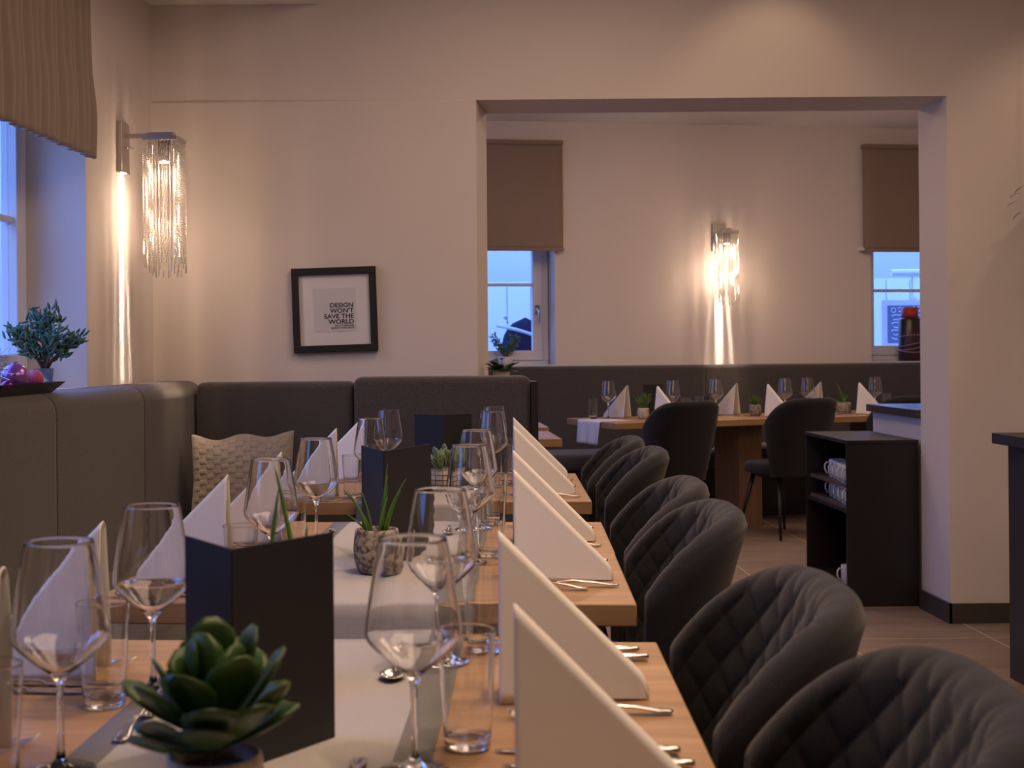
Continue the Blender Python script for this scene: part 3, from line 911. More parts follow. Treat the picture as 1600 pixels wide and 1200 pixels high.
def napkin_mesh():
    b = MB(); wd = 0.200; ht = 0.200; n = 36; prof = 21
    def fn(u, v):
        x = wd * u
        h = ht * (1 - u) + 0.024
        if u > 0.95: h *= max(0.5, 1 - ((u - 0.95) / 0.05) ** 2 * 0.5)
        w = 0.032 * (1 - u) + 0.0125
        a = v * 2 - 1     # -1..1 across the ridge
        rr = min(0.0125, w * .95)
        s = abs(a)
        if s < 0.35:
            t = s / 0.35 * (pi / 2)
            y = rr * sin(t); z = h - rr + rr * cos(t)
        else:
            t = (s - 0.35) / 0.65
            y = rr + (w - rr) * t; z = (h - rr) * (1 - t)
        sg = 1 if a >= 0 else -1
        return (x, sg * y, max(z, 0.0008))
    b.grid(n, prof * 2 - 1, fn)
    return b


nk = napkin_mesh().obj('folded_napkin', M_napkin, smooth=True)
md = nk.modifiers.new('solid', 'SOLIDIFY'); md.thickness = 0.0022; md.offset = -1 if False else 0
NK = Stamp(nk)


# cutlery ---------------------------------------------------------------
def loft(secs, M=None, mb=None):
    """secs: (x, halfwidth, z, halfthick) -> closed flattened loft"""
    b = mb or MB(); v = []; f = []; K = 8
    for (x, w, z, t) in secs:
        for k in range(K):
            a = 2 * pi * k / K
            v.append((x, w * cos(a), z + t * sin(a)))
    for i in range(len(secs) - 1):
        for k in range(K):
            k2 = (k + 1) % K
            f.append((i * K + k, i * K + k2, (i + 1) * K + k2, (i + 1) * K + k))
    f.append(tuple(range(K))); f.append(tuple(reversed(range((len(secs) - 1) * K, len(secs) * K))))
    b.add(v, f, M); return b


# handle end at x=0, head at x=L ; table surface z=0
def fork(L=0.20):
    k = L / 0.20
    b = loft([(0, 0.004, .004, .0015), (.004 * k, .009, .0045, .0022), (.02 * k, .0105, .0055, .0024), (.05 * k, .0075, .010, .0024), (.09 * k, .0035, .0135, .002), (.12 * k, .003, .011, .002), (.135 * k, .006, .007, .0014), (.15 * k, .0115, .004, .0011), (.163 * k, .0118, .003, .001)])
    for j in range(4):
        y = (-1.5 + j) * 0.0058
        loft([(.161 * k, .0019, .003, .001), (.175 * k, .0015, .0035, .0009), (.19 * k, .0012, .0065, .0008), (.2 * k, .0006, .011, .0005)], Matrix.Translation((0, y, 0)), b)
    return b.obj('fork', M_steel, smooth=True)


def knife():
    b = loft([(0, .005, .006, .003), (.004, .0095, .0065, .0048), (.03, .0095, .0065, .005), (.085, .0075, .006, .0045), (.095, .0055, .0055, .0035), (.10, .009, .004, .0012), (.13, .0105, .003, .0010), (.18, .0100, .003, .0009), (.205, .0065, .003, .0007), (.215, .0012, .003, .0005)])
    return b.obj('table_knife', M_steel, smooth=True)


def spoon():
    b = loft([(0, .004, .004, .0015), (.004, .009, .0045, .0022), (.02, .0105, .0055, .0024), (.05, .0075, .0095, .0024), (.09, .0035, .012, .002), (.115, .003, .009, .002)])
    b.grid(14, 9, lambda u, v: (.112 + .058 * u, (v * 2 - 1) * .019 * max(0.08, sin(pi * min(1, u * .93 + .05))) ** .7, .0085 - .0075 * sin(pi * u) * (1 - (v * 2 - 1) ** 2) + .0))
    o = b.obj('spoon', M_steel, smooth=True); o.modifiers.new('solid', 'SOLIDIFY').thickness = 0.001
    return o


FK = Stamp(fork(0.20)); DF = Stamp(fork(0.15)); KN = Stamp(knife()); SP = Stamp(spoon())


# ------------------------------------------------------------------ place settings of the near row
def xr(y):            # right table edge
    return 0.278 + (y - 1.0) * 0.0600


def xl(y):
    return xr(y) - 1.03


ORD = ['first', 'second', 'third', 'fourth', 'fifth', 'sixth']
ROT = rad(-3.4)
right = [  # napkin (tip x, y), glass (x, y), tumbler (x, y)
    ((0.072, 1.300), (-0.029, 1.495), (0.032, 1.59)),
    ((0.081, 1.826), (0.003, 2.02), (0.070, 2.095)),
    ((0.155, 2.757), (0.070, 2.97), (0.118, 3.055)),
    ((0.184, 3.307), (0.102, 3.53), (0.152, 3.61)),
    ((0.246, 4.38), (0.184, 4.60), (0.248, 4.70)),
    ((0.277, 4.93), (0.209, 5.04), (0.290, 5.10))]
left = [
    ((-0.502, 1.55), (-0.428, 1.515), (-0.482, 1.44)),
    ((-0.490, 1.963), (-0.3986, 1.868), (-0.4487, 1.795)),
    ((-0.422, 2.697), (-0.331, 2.66), (-0.381, 2.585)),
    ((-0.385, 3.31), (-0.299, 3.29), (-0.348, 3.21)),
    ((-0.326, 4.33), (-0.212, 4.24), (-0.274, 4.318)),
    ((-0.280, 4.93), (-0.178, 4.88), (-0.222, 4.81))]
T0 = 0.7503; RUN = 0.7528
for i, (nk_, gl_, tb_) in enumerate(right):
    o_ = ORD[i]; side = 'chair side'
    yaw = ROT + (rad(6) if i >= 4 else (rad(2) if i == 3 else 0))
    NK.put((nk_[0], nk_[1], T0 + .001), yaw, 'white folded napkin on the chair side of the table row, %s from the camera' % o_, 'napkin', 'folded napkins on the near tables')
    z = RUN if gl_[0] < {0: .03, 1: .06, 2: .098, 3: .13, 4: .19, 5: .2}[i] + .03 else T0
    WG.put((gl_[0], gl_[1], z), 0, 'stemmed wine glass on the chair side of the near tables, %s from the camera' % o_, 'wine glass', 'wine glasses on the near tables')
    TB.put((tb_[0], tb_[1], z if tb_[0] < gl_[0] + .0 else RUN), 0, 'clear water tumbler on the chair side of the near tables, %s from the camera' % o_, 'tumbler', 'water tumblers on the near tables')
    ny = nk_[1]
    for dy, idn in ((0.205, 'nearer'), (0.255, 'farther')):
        y = ny + dy
        if y < 5.13:
            KN.put((xr(y) - 0.018 - (0.006 if dy < .23 else 0.016), y, T0), pi + ROT + rad(1 if dy < .23 else -1), 'steel knife beyond the %s napkin on the chair side, the %s of its pair' % (o_, idn), 'knife', 'knives on the near tables')
    if i > 0:
        y = ny - 0.095
        FK.put((xr(y) - 0.022, y, T0), pi + ROT + rad(3), 'long steel fork in front of the %s napkin on the chair side' % o_, 'fork', 'long forks on the near tables')
        y = ny - 0.13
        DF.put((xr(y) - 0.085, y, T0), pi + ROT - rad(4), 'short steel fork in front of the %s napkin on the chair side' % o_, 'fork', 'short forks on the near tables')
    SP.put((gl_[0] - 0.062, gl_[1] + 0.04, RUN), -pi / 2 + ROT, 'dessert spoon lying on the runner left of the %s glass on the chair side' % o_, 'spoon', 'dessert spoons on the near tables')
for i, (nk_, gl_, tb_) in enumerate(left):
    o_ = ORD[i]
    NK.put((nk_[0], nk_[1], T0 + .001), pi + ROT, 'white folded napkin on the bench side of the table row, %s from the camera' % o_, 'napkin', 'folded napkins on the near tables')
    WG.put((gl_[0], gl_[1], RUN if i in () else T0), 0, 'stemmed wine glass on the bench side of the near tables, %s from the camera' % o_, 'wine glass', 'wine glasses on the near tables')
    TB.put((tb_[0], tb_[1], T0), 0, 'clear water tumbler on the bench side of the near tables, %s from the camera' % o_, 'tumbler', 'water tumblers on the near tables')
    ny = nk_[1]
    for dy, idn in ((-0.095, 'nearer'), (-0.055, 'farther')):
        y = ny + dy
        if y > 1.42:
            KN.put((xl(y) + 0.03 + 0.01 * (dy > -.07), y, T0), ROT + rad(2), 'steel knife near the %s napkin on the bench side, the %s of its pair' % (o_, idn), 'knife', 'knives on the near tables')
    y = ny + 0.085
    FK.put((xl(y) + 0.03, y, T0), ROT + rad(-2), 'long steel fork behind the %s napkin on the bench side' % o_, 'fork', 'long forks on the near tables')
    yy = ny - 0.11 if i in (1,) else ny + 0.15
    xx = {0: -0.39, 1: -0.385, 2: -0.318, 3: -0.292, 4: -0.225, 5: -0.20}[i]
    if yy < 5.05:
        DF.put((xx + 0.005, yy - 0.09, RUN), pi / 2 + ROT, 'short steel fork on the runner edge beside the %s napkin of the bench side' % o_, 'fork', 'short forks on the near tables')

# ------------------------------------------------------------------ menus
def menu(sp, lf, rt, label):
    b = MB(); th = 0.0028
    for q in (lf, rt):
        d = Vector((q[0] - sp[0], q[1] - sp[1])).normalized(); nrm = Vector((-d.y, d.x)) * th / 2
        b.prism([(sp[0] - nrm.x, sp[1] - nrm.y), (sp[0] + nrm.x, sp[1] + nrm.y), (q[0] + nrm.x, q[1] + nrm.y), (q[0] - nrm.x, q[1] - nrm.y)], RUN, RUN + 0.249)
    b.tube([(sp[0], sp[1], RUN), (sp[0], sp[1], RUN + 0.249)], 0.003, 8)
    o = b.obj('menu_card', M_menu)
    return tag(o, label, 'menu', 'black standing menus')


menu((-0.230, 1.495), (-0.303, 1.611), (-0.129, 1.632), 'black menu folder standing open on the nearest table behind the rosette plant')
menu((-0.119, 2.956), (-0.178, 3.14), (-0.018, 3.164), 'black menu folder standing open behind the onion plant in the pitted pot')
menu((0.019, 4.60), (-0.08, 4.655), (0.118, 4.695), 'black menu folder standing open on the last table by the corner bench')


# ------------------------------------------------------------------ plants
def leaf_mesh(mb, base, direction, up, length, width, thick, curl=0.3, tipr=0.0, ns=7, shape='obovate'):
    d = direction.normalized(); s = d.cross(up).normalized()
    if s.length < 0.1: s = Vector((1, 0, 0))
    nn = s.cross(d).normalized()
    v = []; f = []; K = 6
    for i in range(ns + 1):
        t = i / ns
        if shape == 'obovate':
            w = width * max(0.10, sin(pi * min(1, t ** 1.9 * 0.95 + 0.02))) ** 0.55
        elif shape == 'finger':
            w = width * (sin(pi * (t * 0.9 + 0.06))) ** 0.5
        else:
            w = width * (sin(pi * (t * 0.95 + 0.025))) ** 0.8
        c = base + d * (length * t) + nn * (curl * length * t * t)
        th = thick * (w / width + 0.1)
        for k in range(K):
            a = 2 * pi * k / K
            v.append(c + s * (w / 2 * cos(a)) + nn * (th / 2 * sin(a) + 0.25 * w * abs(cos(a)) * 0.4))
    for i in range(ns):
        for k in range(K):
            k2 = (k + 1) % K
            f.append((i * K + k, i * K + k2, (i + 1) * K + k2, (i + 1) * K + k))
    f.append(tuple(range(K))); f.append(tuple(range(ns * K, (ns + 1) * K)))
    mb.add(v, f)


def pot(prof, m, parent, soil_r, soil_z, seg=36):
    p = MB().lathe(prof, seg).obj('pot', m, parent, smooth=True)
    MB().lathe([(0, soil_z), (soil_r * .5, soil_z + .002), (soil_r, soil_z)], 20).obj('soil', M_soil, parent, smooth=True)
    return p


RD = [(0, 0), (0.032, 0), (0.040, 0.006), (0.0465, 0.03), (0.0475, 0.055), (0.0445, 0.082), (0.0430, 0.0905), (0.0400, 0.0915), (0.0375, 0.088), (0.0385, 0.07), (0.0385, 0.05)]

# 1: rosette in the foreground
r = empty('rosette_plant', (-0.212, 1.262, RUN)); tag(r, 'dark green succulent rosette in a cream stone pot at the bottom of the picture', 'potted plant')
pot([(a * 1.02, b) for a, b in RD], M_cream, r, 0.038, 0.076)
lf_ = MB(); rn = random.Random(11)
for ring, (cnt, el, ln, wd) in enumerate(((8, 16, 0.078, 0.058), (7, 33, 0.086, 0.062), (7, 50, 0.084, 0.060), (5, 66, 0.080, 0.054), (3, 80, 0.070, 0.046))):
    for k in range(cnt):
        a = 2 * pi * (k + 0.5 * ring) / cnt + rn.uniform(-.2, .2)
        e = rad(el + rn.uniform(-11, 11))
        base = Vector((0.012 * cos(a), 0.012 * sin(a), 0.096 + 0.010 * ring + rn.uniform(-.004, .004)))
        leaf_mesh(lf_, base, Vector((cos(a) * cos(e), sin(a) * cos(e), sin(e))), Vector((0, 0, 1)) if el < 60 else Vector((-cos(a), -sin(a), 0.2)), ln * rn.uniform(.85, 1.1), wd * rn.uniform(.85, 1.1), 0.007, 0.18)
lf_.obj('foliage', M_leafdark, r, smooth=True)
MB().tube([(0, 0, 0.07), (0, 0, 0.13)], [0.006, 0.004], 8).obj('stem', M_stem, r)


def onion(loc, n_, hmin, hmax, seed, spread, label, potm=M_pitted, pr=1.0, group=None, blades=None, tr=0.0032):
    r = empty('onion_plant', loc); tag(r, label, 'potted plant', group)
    pot([(a * 1.05 * pr, b * 1.02 * (pr if pr < .9 else 1)) for a, b in RD], potm, r, 0.038 * pr, 0.078 * (pr if pr < .9 else 1))
    b = MB(); rn = random.Random(seed)
    for k in range(n_):
        if blades:
            a, h, sp_, x0, y0 = blades[k]
        else:
            a = rn.uniform(0, 2 * pi); h = rn.uniform(hmin, hmax); sp_ = rn.uniform(.15, 1) * spread; x0 = rn.uniform(-.018, .018); y0 = rn.uniform(-.018, .018)
        pts = []
        for t in (0, .2, .4, .6, .8, .93, 1):
            pts.append((x0 * pr + cos(a) * sp_ * t ** 1.6, y0 * pr + sin(a) * sp_ * t ** 1.6, 0.075 * (pr if pr < .9 else 1) + h * t))
        w = tr * rn.uniform(.8, 1.15)
        b.tube(pts, [w * .9, w * 1.05, w, w * .9, w * .7, w * .4, w * .1], 6)
    b.obj('foliage', M_blade, r, smooth=True)
    return r


# pitted pot with blades matched to the photo's fan
onion((-0.131, 2.845, RUN), 11, 0, 0, 4, 0, 'onion plant with thin upright leaves in a pitted grey stone pot', blades=[
    (pi, .105, .060, -.012, 0), (pi, .102, .045, -.018, -.006), (pi - .2, .095, .022, -.010, .004), (0, .155, .012, .012, .0), (0.1, .11, .012, .012, .004), (0.0, .125, .050, .014, -.005),
    (-.1, .10, .035, .018, .004), (.2, .085, .02, .004, -.01), (0, .13, .018, .006, .005), (pi, .05, .05, -.016, .004), (.3, .09, .028, .02, 0)])
onion((-0.222, 1.90, RUN), 7, 0, 0, 9, 0, 'onion plant rising behind the nearest black menu folder', blades=[
    (0, .20, .018, -.022, 0), (pi, .235, .036, .026, 0), (.1, .15, .01, .026, .004), (pi, .11, .012, -.004, .004), (0, .09, .035, 0, 0), (1, .1, .02, .0, 0), (-1, .1, .03, .012, 0)], tr=0.0046)


def wire_pot(parent, rr, h):
    b = MB().lathe([(0, 0), (rr * .86, 0), (rr * .92, .004), (rr * .96, h), (rr * .9, h), (rr * .88, h * .7), (0, h * .68)], 28)
    b.obj('pot', M_cream, parent, smooth=True)
    w = MB()
    for k in range(12):
        a = 2 * pi * k / 12
        w.tube([(rr * 1.0 * cos(a), rr * 1.0 * sin(a), 0.001), (rr * 1.04 * cos(a), rr * 1.04 * sin(a), h * .97)], 0.0011, 5)
    for j in range(6):
        z = h * (.02 + .95 * j / 5); R_ = rr * (1.0 + 0.04 * j / 5)
        w.tube([(R_ * cos(2 * pi * k / 28), R_ * sin(2 * pi * k / 28), z + .001) for k in range(29)], 0.0011, 5)
    w.obj('wire_cage', M_black, parent, smooth=True)


r = empty('succulent_plant', (0.015, 4.36, RUN)); tag(r, 'grey-green succulent in a pale pot with a black wire grid on the last near table', 'potted plant')
wire_pot(r, 0.047, 0.088)
lf_ = MB(); rn = random.Random(5)
for k in range(34):
    a = rn.uniform(0, 2 * pi); e = rad(rn.uniform(5, 80)); rr = rn.uniform(0, .03)
    leaf_mesh(lf_, Vector((rr * cos(a), rr * sin(a), 0.078 + rn.uniform(0, .03))), Vector((cos(a) * cos(e), sin(a) * cos(e), sin(e))), Vector((0, 0, 1)) if e < 1.1 else Vector((-cos(a), -sin(a), .2)), rn.uniform(.035, .06), rn.uniform(.016, .026), .006, 0.25)
lf_.obj('foliage', M_leafgrey, r, smooth=True)

# far table plants
p = fp(0.401, 0.37, T0)
onion(p, 46, .07, .125, 21, .06, 'bushy green grass plant in a pale pot at the left end of the rear tables', potm=M_cream, pr=0.80, tr=0.0028)
p = fp(1.279, 0.37, T0)
onion(p, 60, .035, .085, 23, .055, 'small spiky plant in a mottled stone pot between the first two far chairs', potm=M_pitted, pr=0.85, tr=0.0018)
p = fp(2.011, 0.37, T0)
r = empty('onion_plant', p); tag(r, 'sparse onion plant in a wire grid pot between the second and third far chairs', 'potted plant')
wire_pot(r, 0.052, 0.080)
b = MB()
for (a, h, sp_) in ((pi, .17, .055), (pi, .15, .04), (2.9, .13, .035), (0, .07, .03), (pi, .06, .12), (1, .08, .03), (3.3, .09, .02)):
    b.tube([(cos(a) * sp_ * t ** 1.5, sin(a) * sp_ * t ** 1.5, 0.06 + h * t) for t in (0, .3, .6, .85, 1)], [.004, .005, .004, .0025, .0005], 6)
b.obj('foliage', M_blade, r, smooth=True)


# jade plant on the left sill
def jade(loc, label, scale=1.0, seed=2, potkind='silver', nbr=9):
    r = empty('jade_plant', loc); tag(r, label, 'potted plant')
    if potkind == 'silver':
        b = MB(); sq = []
        for (h_, w_) in ((0, .026), (.075, .034), (.075, .031), (.01, .023)):
            sq.append((h_, w_))
        b.lathe([(0, 0)] + [(w_ * 1.35, h_) for h_, w_ in sq[:3]] + [(.03, .06), (0, .06)], 4, Matrix.Rotation(pi / 4 + .2, 4, 'Z') @ Matrix.Scale(scale, 4))
        b.obj('pot', mat('mirror_silver', (0.6, 0.58, 0.6), 0.12, metal=1.0), r)
    else:
        MB().lathe([(0, 0), (.065, 0), (.072, .08), (.066, .08), (.062, .06), (0, .06)], 26, Matrix.Scale(scale, 4)).obj('pot', mat('white_pot', (0.66, 0.58, 0.56), .5), r, smooth=True)
    st = MB(); lv = MB(); rn = random.Random(seed)
    for k in range(nbr):
        a = rn.uniform(0, 2 * pi); reach = rn.uniform(.05, .14) * scale; top = rn.uniform(.10, .24) * scale
        if k < 4: a = (0.15, pi - .1, 0.5, pi + .4)[k]; reach = .115 * scale
        pts = [Vector((0, 0, .06 * scale)), Vector((cos(a) * reach * .25, sin(a) * reach * .2, .09 * scale + .02 * scale)), Vector((cos(a) * reach * .7, sin(a) * reach * .5, .08 * scale + top * .6)), Vector((cos(a) * reach, sin(a) * reach * .7, .07 * scale + top))]
        st.tube(pts, [.006 * scale, .005 * scale, .0035 * scale, .002 * scale], 6)
        for j in range(46):
            t = rn.uniform(.35, 1.0); i0 = min(2, int(t * 3)); q = pts[i0].lerp(pts[i0 + 1], t * 3 - i0)
            q = q + Vector((rn.uniform(-.024, .024), rn.uniform(-.02, .02), rn.uniform(-.016, .020))) * scale
            d = Vector((rn.uniform(-1, 1) + cos(a) * .4, rn.uniform(-1, 1), rn.uniform(-.3, 1.2)))
            leaf_mesh(lv, q, d, Vector((0, 0, 1)), rn.uniform(.026, .042) * scale, .0105 * scale, .0085 * scale, .15, ns=4, shape='finger')
    st.obj('stem', M_stem, r, smooth=True); lv.obj('foliage', M_leafjade, r, smooth=True)
    return r


jade((-1.395, 4.78, 1.096), 'jade plant with finger-like leaves in a silver pot on the left window sill', 1.0, 2, nbr=10)
jade((0.525, 10.30, 1.1105), 'small branching plant in a pale pot on the left rear window sill', 0.8, 6, 'white', nbr=9)

# violet behind the corner bench
r = empty('violet_plant', (0.288, 6.04, 1.0755)); tag(r, 'purple flowering violet behind the top of the corner bench', 'potted plant')
MB().lathe([(0, 0), (.030, 0), (.039, .05), (.041, .052), (.037, .052), (.033, .04), (0, .04)], 24).obj('pot', mat('pale_pot', (0.60, 0.55, 0.50), .6), r, smooth=True)
lv = MB(); rn = random.Random(8)
for k in range(26):
    a = 2 * pi * k / 26 + rn.uniform(-.2, .2); e = rad(rn.uniform(12, 62))
    leaf_mesh(lv, Vector((.008 * cos(a), .008 * sin(a), .045)), Vector((cos(a) * cos(e), sin(a) * cos(e), sin(e))), Vector((0, 0, 1)), rn.uniform(.060, .088), rn.uniform(.040, .052), .005, -.30)
lv.obj('foliage', M_leafdark, r, smooth=True)
fl = MB()
for k in range(5):
    c = Vector((rn.uniform(-.03, .01), rn.uniform(-.03, .02), .098 + rn.uniform(0, .012)))
    for j in range(5):
        a = 2 * pi * j / 5
        leaf_mesh(fl, c, Vector((cos(a), sin(a), .3)), Vector((0, 0, 1)), .013, .011, .002, 0, ns=4, shape='oval')
    fl.tube([c, (0, 0, .05)], .001, 4)
fl.obj('flower', mat('purple_petal', (0.25, 0.14, 0.5), .6), r, smooth=True)

# hanging plant at the right edge
r = empty('hanging_plant', (2.725, 5.78, 1.80)); tag(r, 'trailing dark leaves of a hanging plant at the right edge', 'hanging plant')
MB().lathe([(0, 0), (.07, 0), (.10, .13), (.105, .13), (.095, .125), (0, .11)], 24).obj('pot', mat('dark_pot', (0.05, 0.05, 0.05), .6), r, smooth=True)
MB().tube([(0, 0, .12), (0, 0, 1.275)], .0015, 5).obj('cord', M_black, r)
lv = MB(); rn = random.Random(31)
for k in range(26):
    a = rn.uniform(0, 2 * pi); ln = rn.uniform(.15, .75); out = rn.uniform(.07, .13)
    pts = [Vector((.06 * cos(a), .06 * sin(a), .13)), Vector((out * cos(a), out * sin(a), .12)), Vector(((out + .03) * cos(a), (out + .03) * sin(a), .12 - ln * .5)), Vector(((out + .02) * cos(a), (out + .02) * sin(a), .12 - ln))]
    lv.tube(pts, .0012, 4)
    for j in range(int(ln * 30)):
        t = rn.uniform(.2, 1.0); i0 = min(2, int(t * 3)); q = pts[i0].lerp(pts[i0 + 1], t * 3 - i0)
        leaf_mesh(lv, q, Vector((rn.uniform(-1, 1), rn.uniform(-1, 1), rn.uniform(-.9, .2))), Vector((0, 0, 1)), rn.uniform(.03, .055), rn.uniform(.014, .022), .001, -.2, ns=4, shape='oval')
for (x, z) in ((-0.225, 0.07), (-0.235, 0.035), (-0.215, -0.01), (-0.21, 0.10)):
    leaf_mesh(lv, Vector((x + .012, 0, z + .01)), Vector((-1, .1, rn.uniform(-.6, .2))), Vector((0, 0, 1)), .05, .022, .001, -.2, ns=5, shape='oval')
lv.tube([(-.08, 0, .13), (-.13, 0, .12), (-.17, 0, .08), (-.18, 0, -.02)], .0010, 4)
lv.obj('foliage', mat('dark_trailing_leaf', (0.03, 0.06, 0.02), .5), r, smooth=True)

# ------------------------------------------------------------------ decorations on the left sill
t = empty('decor_tray', (0, 0, 0)); 
def trf(k, flare):
    return 0
ty0, ty1 = 4.15, 4.66
b = MB()
def tray_pt(s, tt, z):  # s along -1..1, tt across -1..1
    y = 4.05 + s * 0.25; x = -1.285 + tt * 0.075 + TL * (y - 4.05); return (x, y, z)
vo = [tray_pt(-.82, -.6, 1.0995), tray_pt(.82, -.6, 1.0995), tray_pt(.82, .6, 1.0995), tray_pt(-.82, .6, 1.0995),
      tray_pt(-1, -1, 1.134), tray_pt(1, -1, 1.134), tray_pt(1, 1, 1.134), tray_pt(-1, 1, 1.134),
      tray_pt(-.97, -.93, 1.134), tray_pt(.97, -.93, 1.134), tray_pt(.97, .93, 1.134), tray_pt(-.97, .93, 1.134),
      tray_pt(-.8, -.55, 1.104), tray_pt(.8, -.55, 1.104), tray_pt(.8, .55, 1.104), tray_pt(-.8, .55, 1.104)]
b.add(vo, [(3, 2, 1, 0), (0, 1, 5, 4), (1, 2, 6, 5), (2, 3, 7, 6), (3, 0, 4, 7), (4, 5, 9, 8), (5, 6, 10, 9), (6, 7, 11, 10), (7, 4, 8, 11), (8, 9, 13, 12), (9, 10, 14, 13), (10, 11, 15, 14), (11, 8, 12, 15), (12, 13, 14, 15)])
bpy.data.objects.remove(t)
tr = b.obj('decor_tray', mat('dark_metal_tray', (0.045, 0.04, 0.042), .35, metal=.6))
tag(tr, 'dark boat-shaped tray of baubles on the left window sill', 'tray')


def ball(loc, rr, m, label):
    o = empty('bauble', loc); tag(o, label, 'bauble', 'baubles in the sill tray')
    MB().lathe([(rr * sin(pi * k / 16), -rr * cos(pi * k / 16)) for k in range(17)], 28).obj('ball', m, o, smooth=True)
    MB().lathe([(0, rr * .97), (rr * .18, rr * .97), (rr * .18, rr * 1.12), (0, rr * 1.12)], 12).obj('cap', M_chrome, o)
    return o


ball((-1.262, 4.02, 1.152), 0.043, mat('purple_bauble', (0.30, 0.12, 0.50), .22, metal=.5), 'largest purple bauble on the sill tray')
ball((-1.233, 4.115, 1.146), 0.027, mat('pink_glitter', (0.55, 0.10, 0.22), .45, metal=.5, bump=(900, 1.0, .002)), 'pink glitter bauble on the sill tray')
ball((-1.225, 4.195, 1.124), 0.010, mat('red_bauble', (0.6, 0.02, 0.05), .15, metal=.6), 'tiny shiny red bauble at the right end of the sill tray')
ball((-1.262, 3.945, 1.126), 0.019, mat('plum_bauble', (0.22, 0.02, 0.22), .2, metal=.6), 'small plum bauble low in front of the purple bauble')
b = MB(); rn = random.Random(44)
for k in range(90):
    a = rn.uniform(0, 2 * pi); e = rn.uniform(-.2, 1.4); ln = rn.uniform(.06, .12)
    d = Vector((cos(a) * cos(e), sin(a) * cos(e), sin(e)))
    b.tube([Vector((0, 0, 0)), d * ln * .5, d * ln + Vector((0, 0, -.01))], .0007, 4)
    for j in range(4):
        q = d * ln * (.4 + .15 * j); b.lathe([(0, -.0018), (.0018, 0), (0, .0018)], 5, Matrix.Translation(q))
o = b.obj('tinsel_spray', mat('silver_tinsel', (0.7, 0.7, 0.75), .2, metal=1.0)); o.location = (-1.305, 3.86, 1.168)
tag(o, 'silver tinsel spray at the left end of the sill tray', 'decoration')

# lantern on right rear sill
r = empty('lantern', (3.775, yw(3.775) + 0.02, 1.1105)); r.location.y = 10.62 + 0.15; tag(r, 'dark lantern with a red top and tied cord on the right rear window sill', 'lantern')
r.location = (3.80, 10.80, 1.1105)
MB().lathe([(0, 0), (.085, 0), (.09, .02), (.09, .33), (.08, .345), (0, .345)], 28).obj('body', mat('dark_plum_glass', (0.035, 0.015, 0.02), .25), r, smooth=True)
MB().lathe([(0, .345), (.065, .345), (.065, .43), (0, .43)], 24).obj('candle', mat('red_wax', (0.45, 0.05, 0.03), .5), r, smooth=True)
b = MB()
for j, z in enumerate((.09, .11, .13, .19)):
    b.tube([(.094 * cos(2 * pi * k / 24), .094 * sin(2 * pi * k / 24), z + .02 * sin(2 * pi * k / 24 + j)) for k in range(25)], .0025, 5)
b.obj('cord', mat('pink_cord', (0.6, 0.3, 0.45), .5), r, smooth=True)


# ------------------------------------------------------------------ far place settings
def far_set(items):
    for kind, al, p, lab, rz in items:
        q = fp(al, p, T0)
        if kind == 'g': WG.put(q, 0, lab, 'wine glass', 'wine glasses on the rear tables')
        if kind == 't': TB.put(q, 0, lab, 'tumbler', 'water tumblers on the rear tables')
        if kind == 'n': NK.put((q[0], q[1], T0 + .001), rz, lab, 'napkin', 'folded napkins on the rear tables')
        if kind == 'k': KN.put(q, rz, lab, 'knife', 'cutlery on the rear tables')
        if kind == 'f': FK.put(q, rz, lab, 'fork', 'cutlery on the rear tables')


far_set([
    ('g', .204, .50, 'wine glass at the left end of the rear tables, above the hanging cloth', 0),
    ('g', .623, .36, 'wine glass on the rear table above the leftmost far chair', 0),
    ('g', 1.042, .50, 'wine glass on the rear table just right of the leftmost far chair', 0),
    ('g', 1.514, .36, 'wine glass on the rear table above the middle far chair, left of two', 0),
    ('g', 1.797, .50, 'wine glass on the rear table above the middle far chair, right of two', 0),
    ('g', 2.275, .36, 'rightmost wine glass on the rear tables', 0),
    ('t', .095, .52, 'tumbler at the left end of the rear tables', 0),
    ('t', .945, .56, 'tumbler on the rear table right of the leftmost far chair', 0),
    ('t', .657, .25, 'tumbler on the rear table behind the leftmost far chair', 0),
    ('t', 2.375, .36, 'tumbler on the rear table behind the rightmost far chair', 0),
    ('n', .350, .50, 'leftmost folded napkin on the rear tables', rad(135)),
    ('n', .426, .21, 'folded napkin on the rear table behind the leftmost far chair', rad(-50)),
    ('n', 1.212, .50, 'folded napkin on the rear table left of the small spiky plant', rad(132)),
    ('n', 1.278, .21, 'folded napkin on the rear table behind the middle far chair', rad(-50)),
    ('n', 1.911, .50, 'folded napkin on the rear table left of the sparse onion plant', rad(132)),
    ('n', 2.028, .21, 'rightmost folded napkin on the rear tables', rad(-50)),
    ('k', 1.62, .20, 'knife lying on the rear table behind the middle far chair', pi + FT + .2),
    ('f', 1.02, .22, 'fork lying on the rear table beside the small spiky plant', FT + .3),
    ('k', 1.86, .26, 'knife lying on the rear table beside the wire grid pot', FT + .3),
    ('f', 1.70, .30, 'fork lying on the rear table in front of the wire grid pot', FT - .2),
])
mq = fp(0.60, 0.60)
o = MB().box(-0.075, 0.075, -0.002, 0.002, 0, 0.225).obj('menu_card', M_menu); o.location = (mq[0], mq[1], T0); o.rotation_euler = (0, 0, FT)
tag(o, 'black menu card standing on the rear table behind the leftmost far chair', 'menu', 'black standing menus')

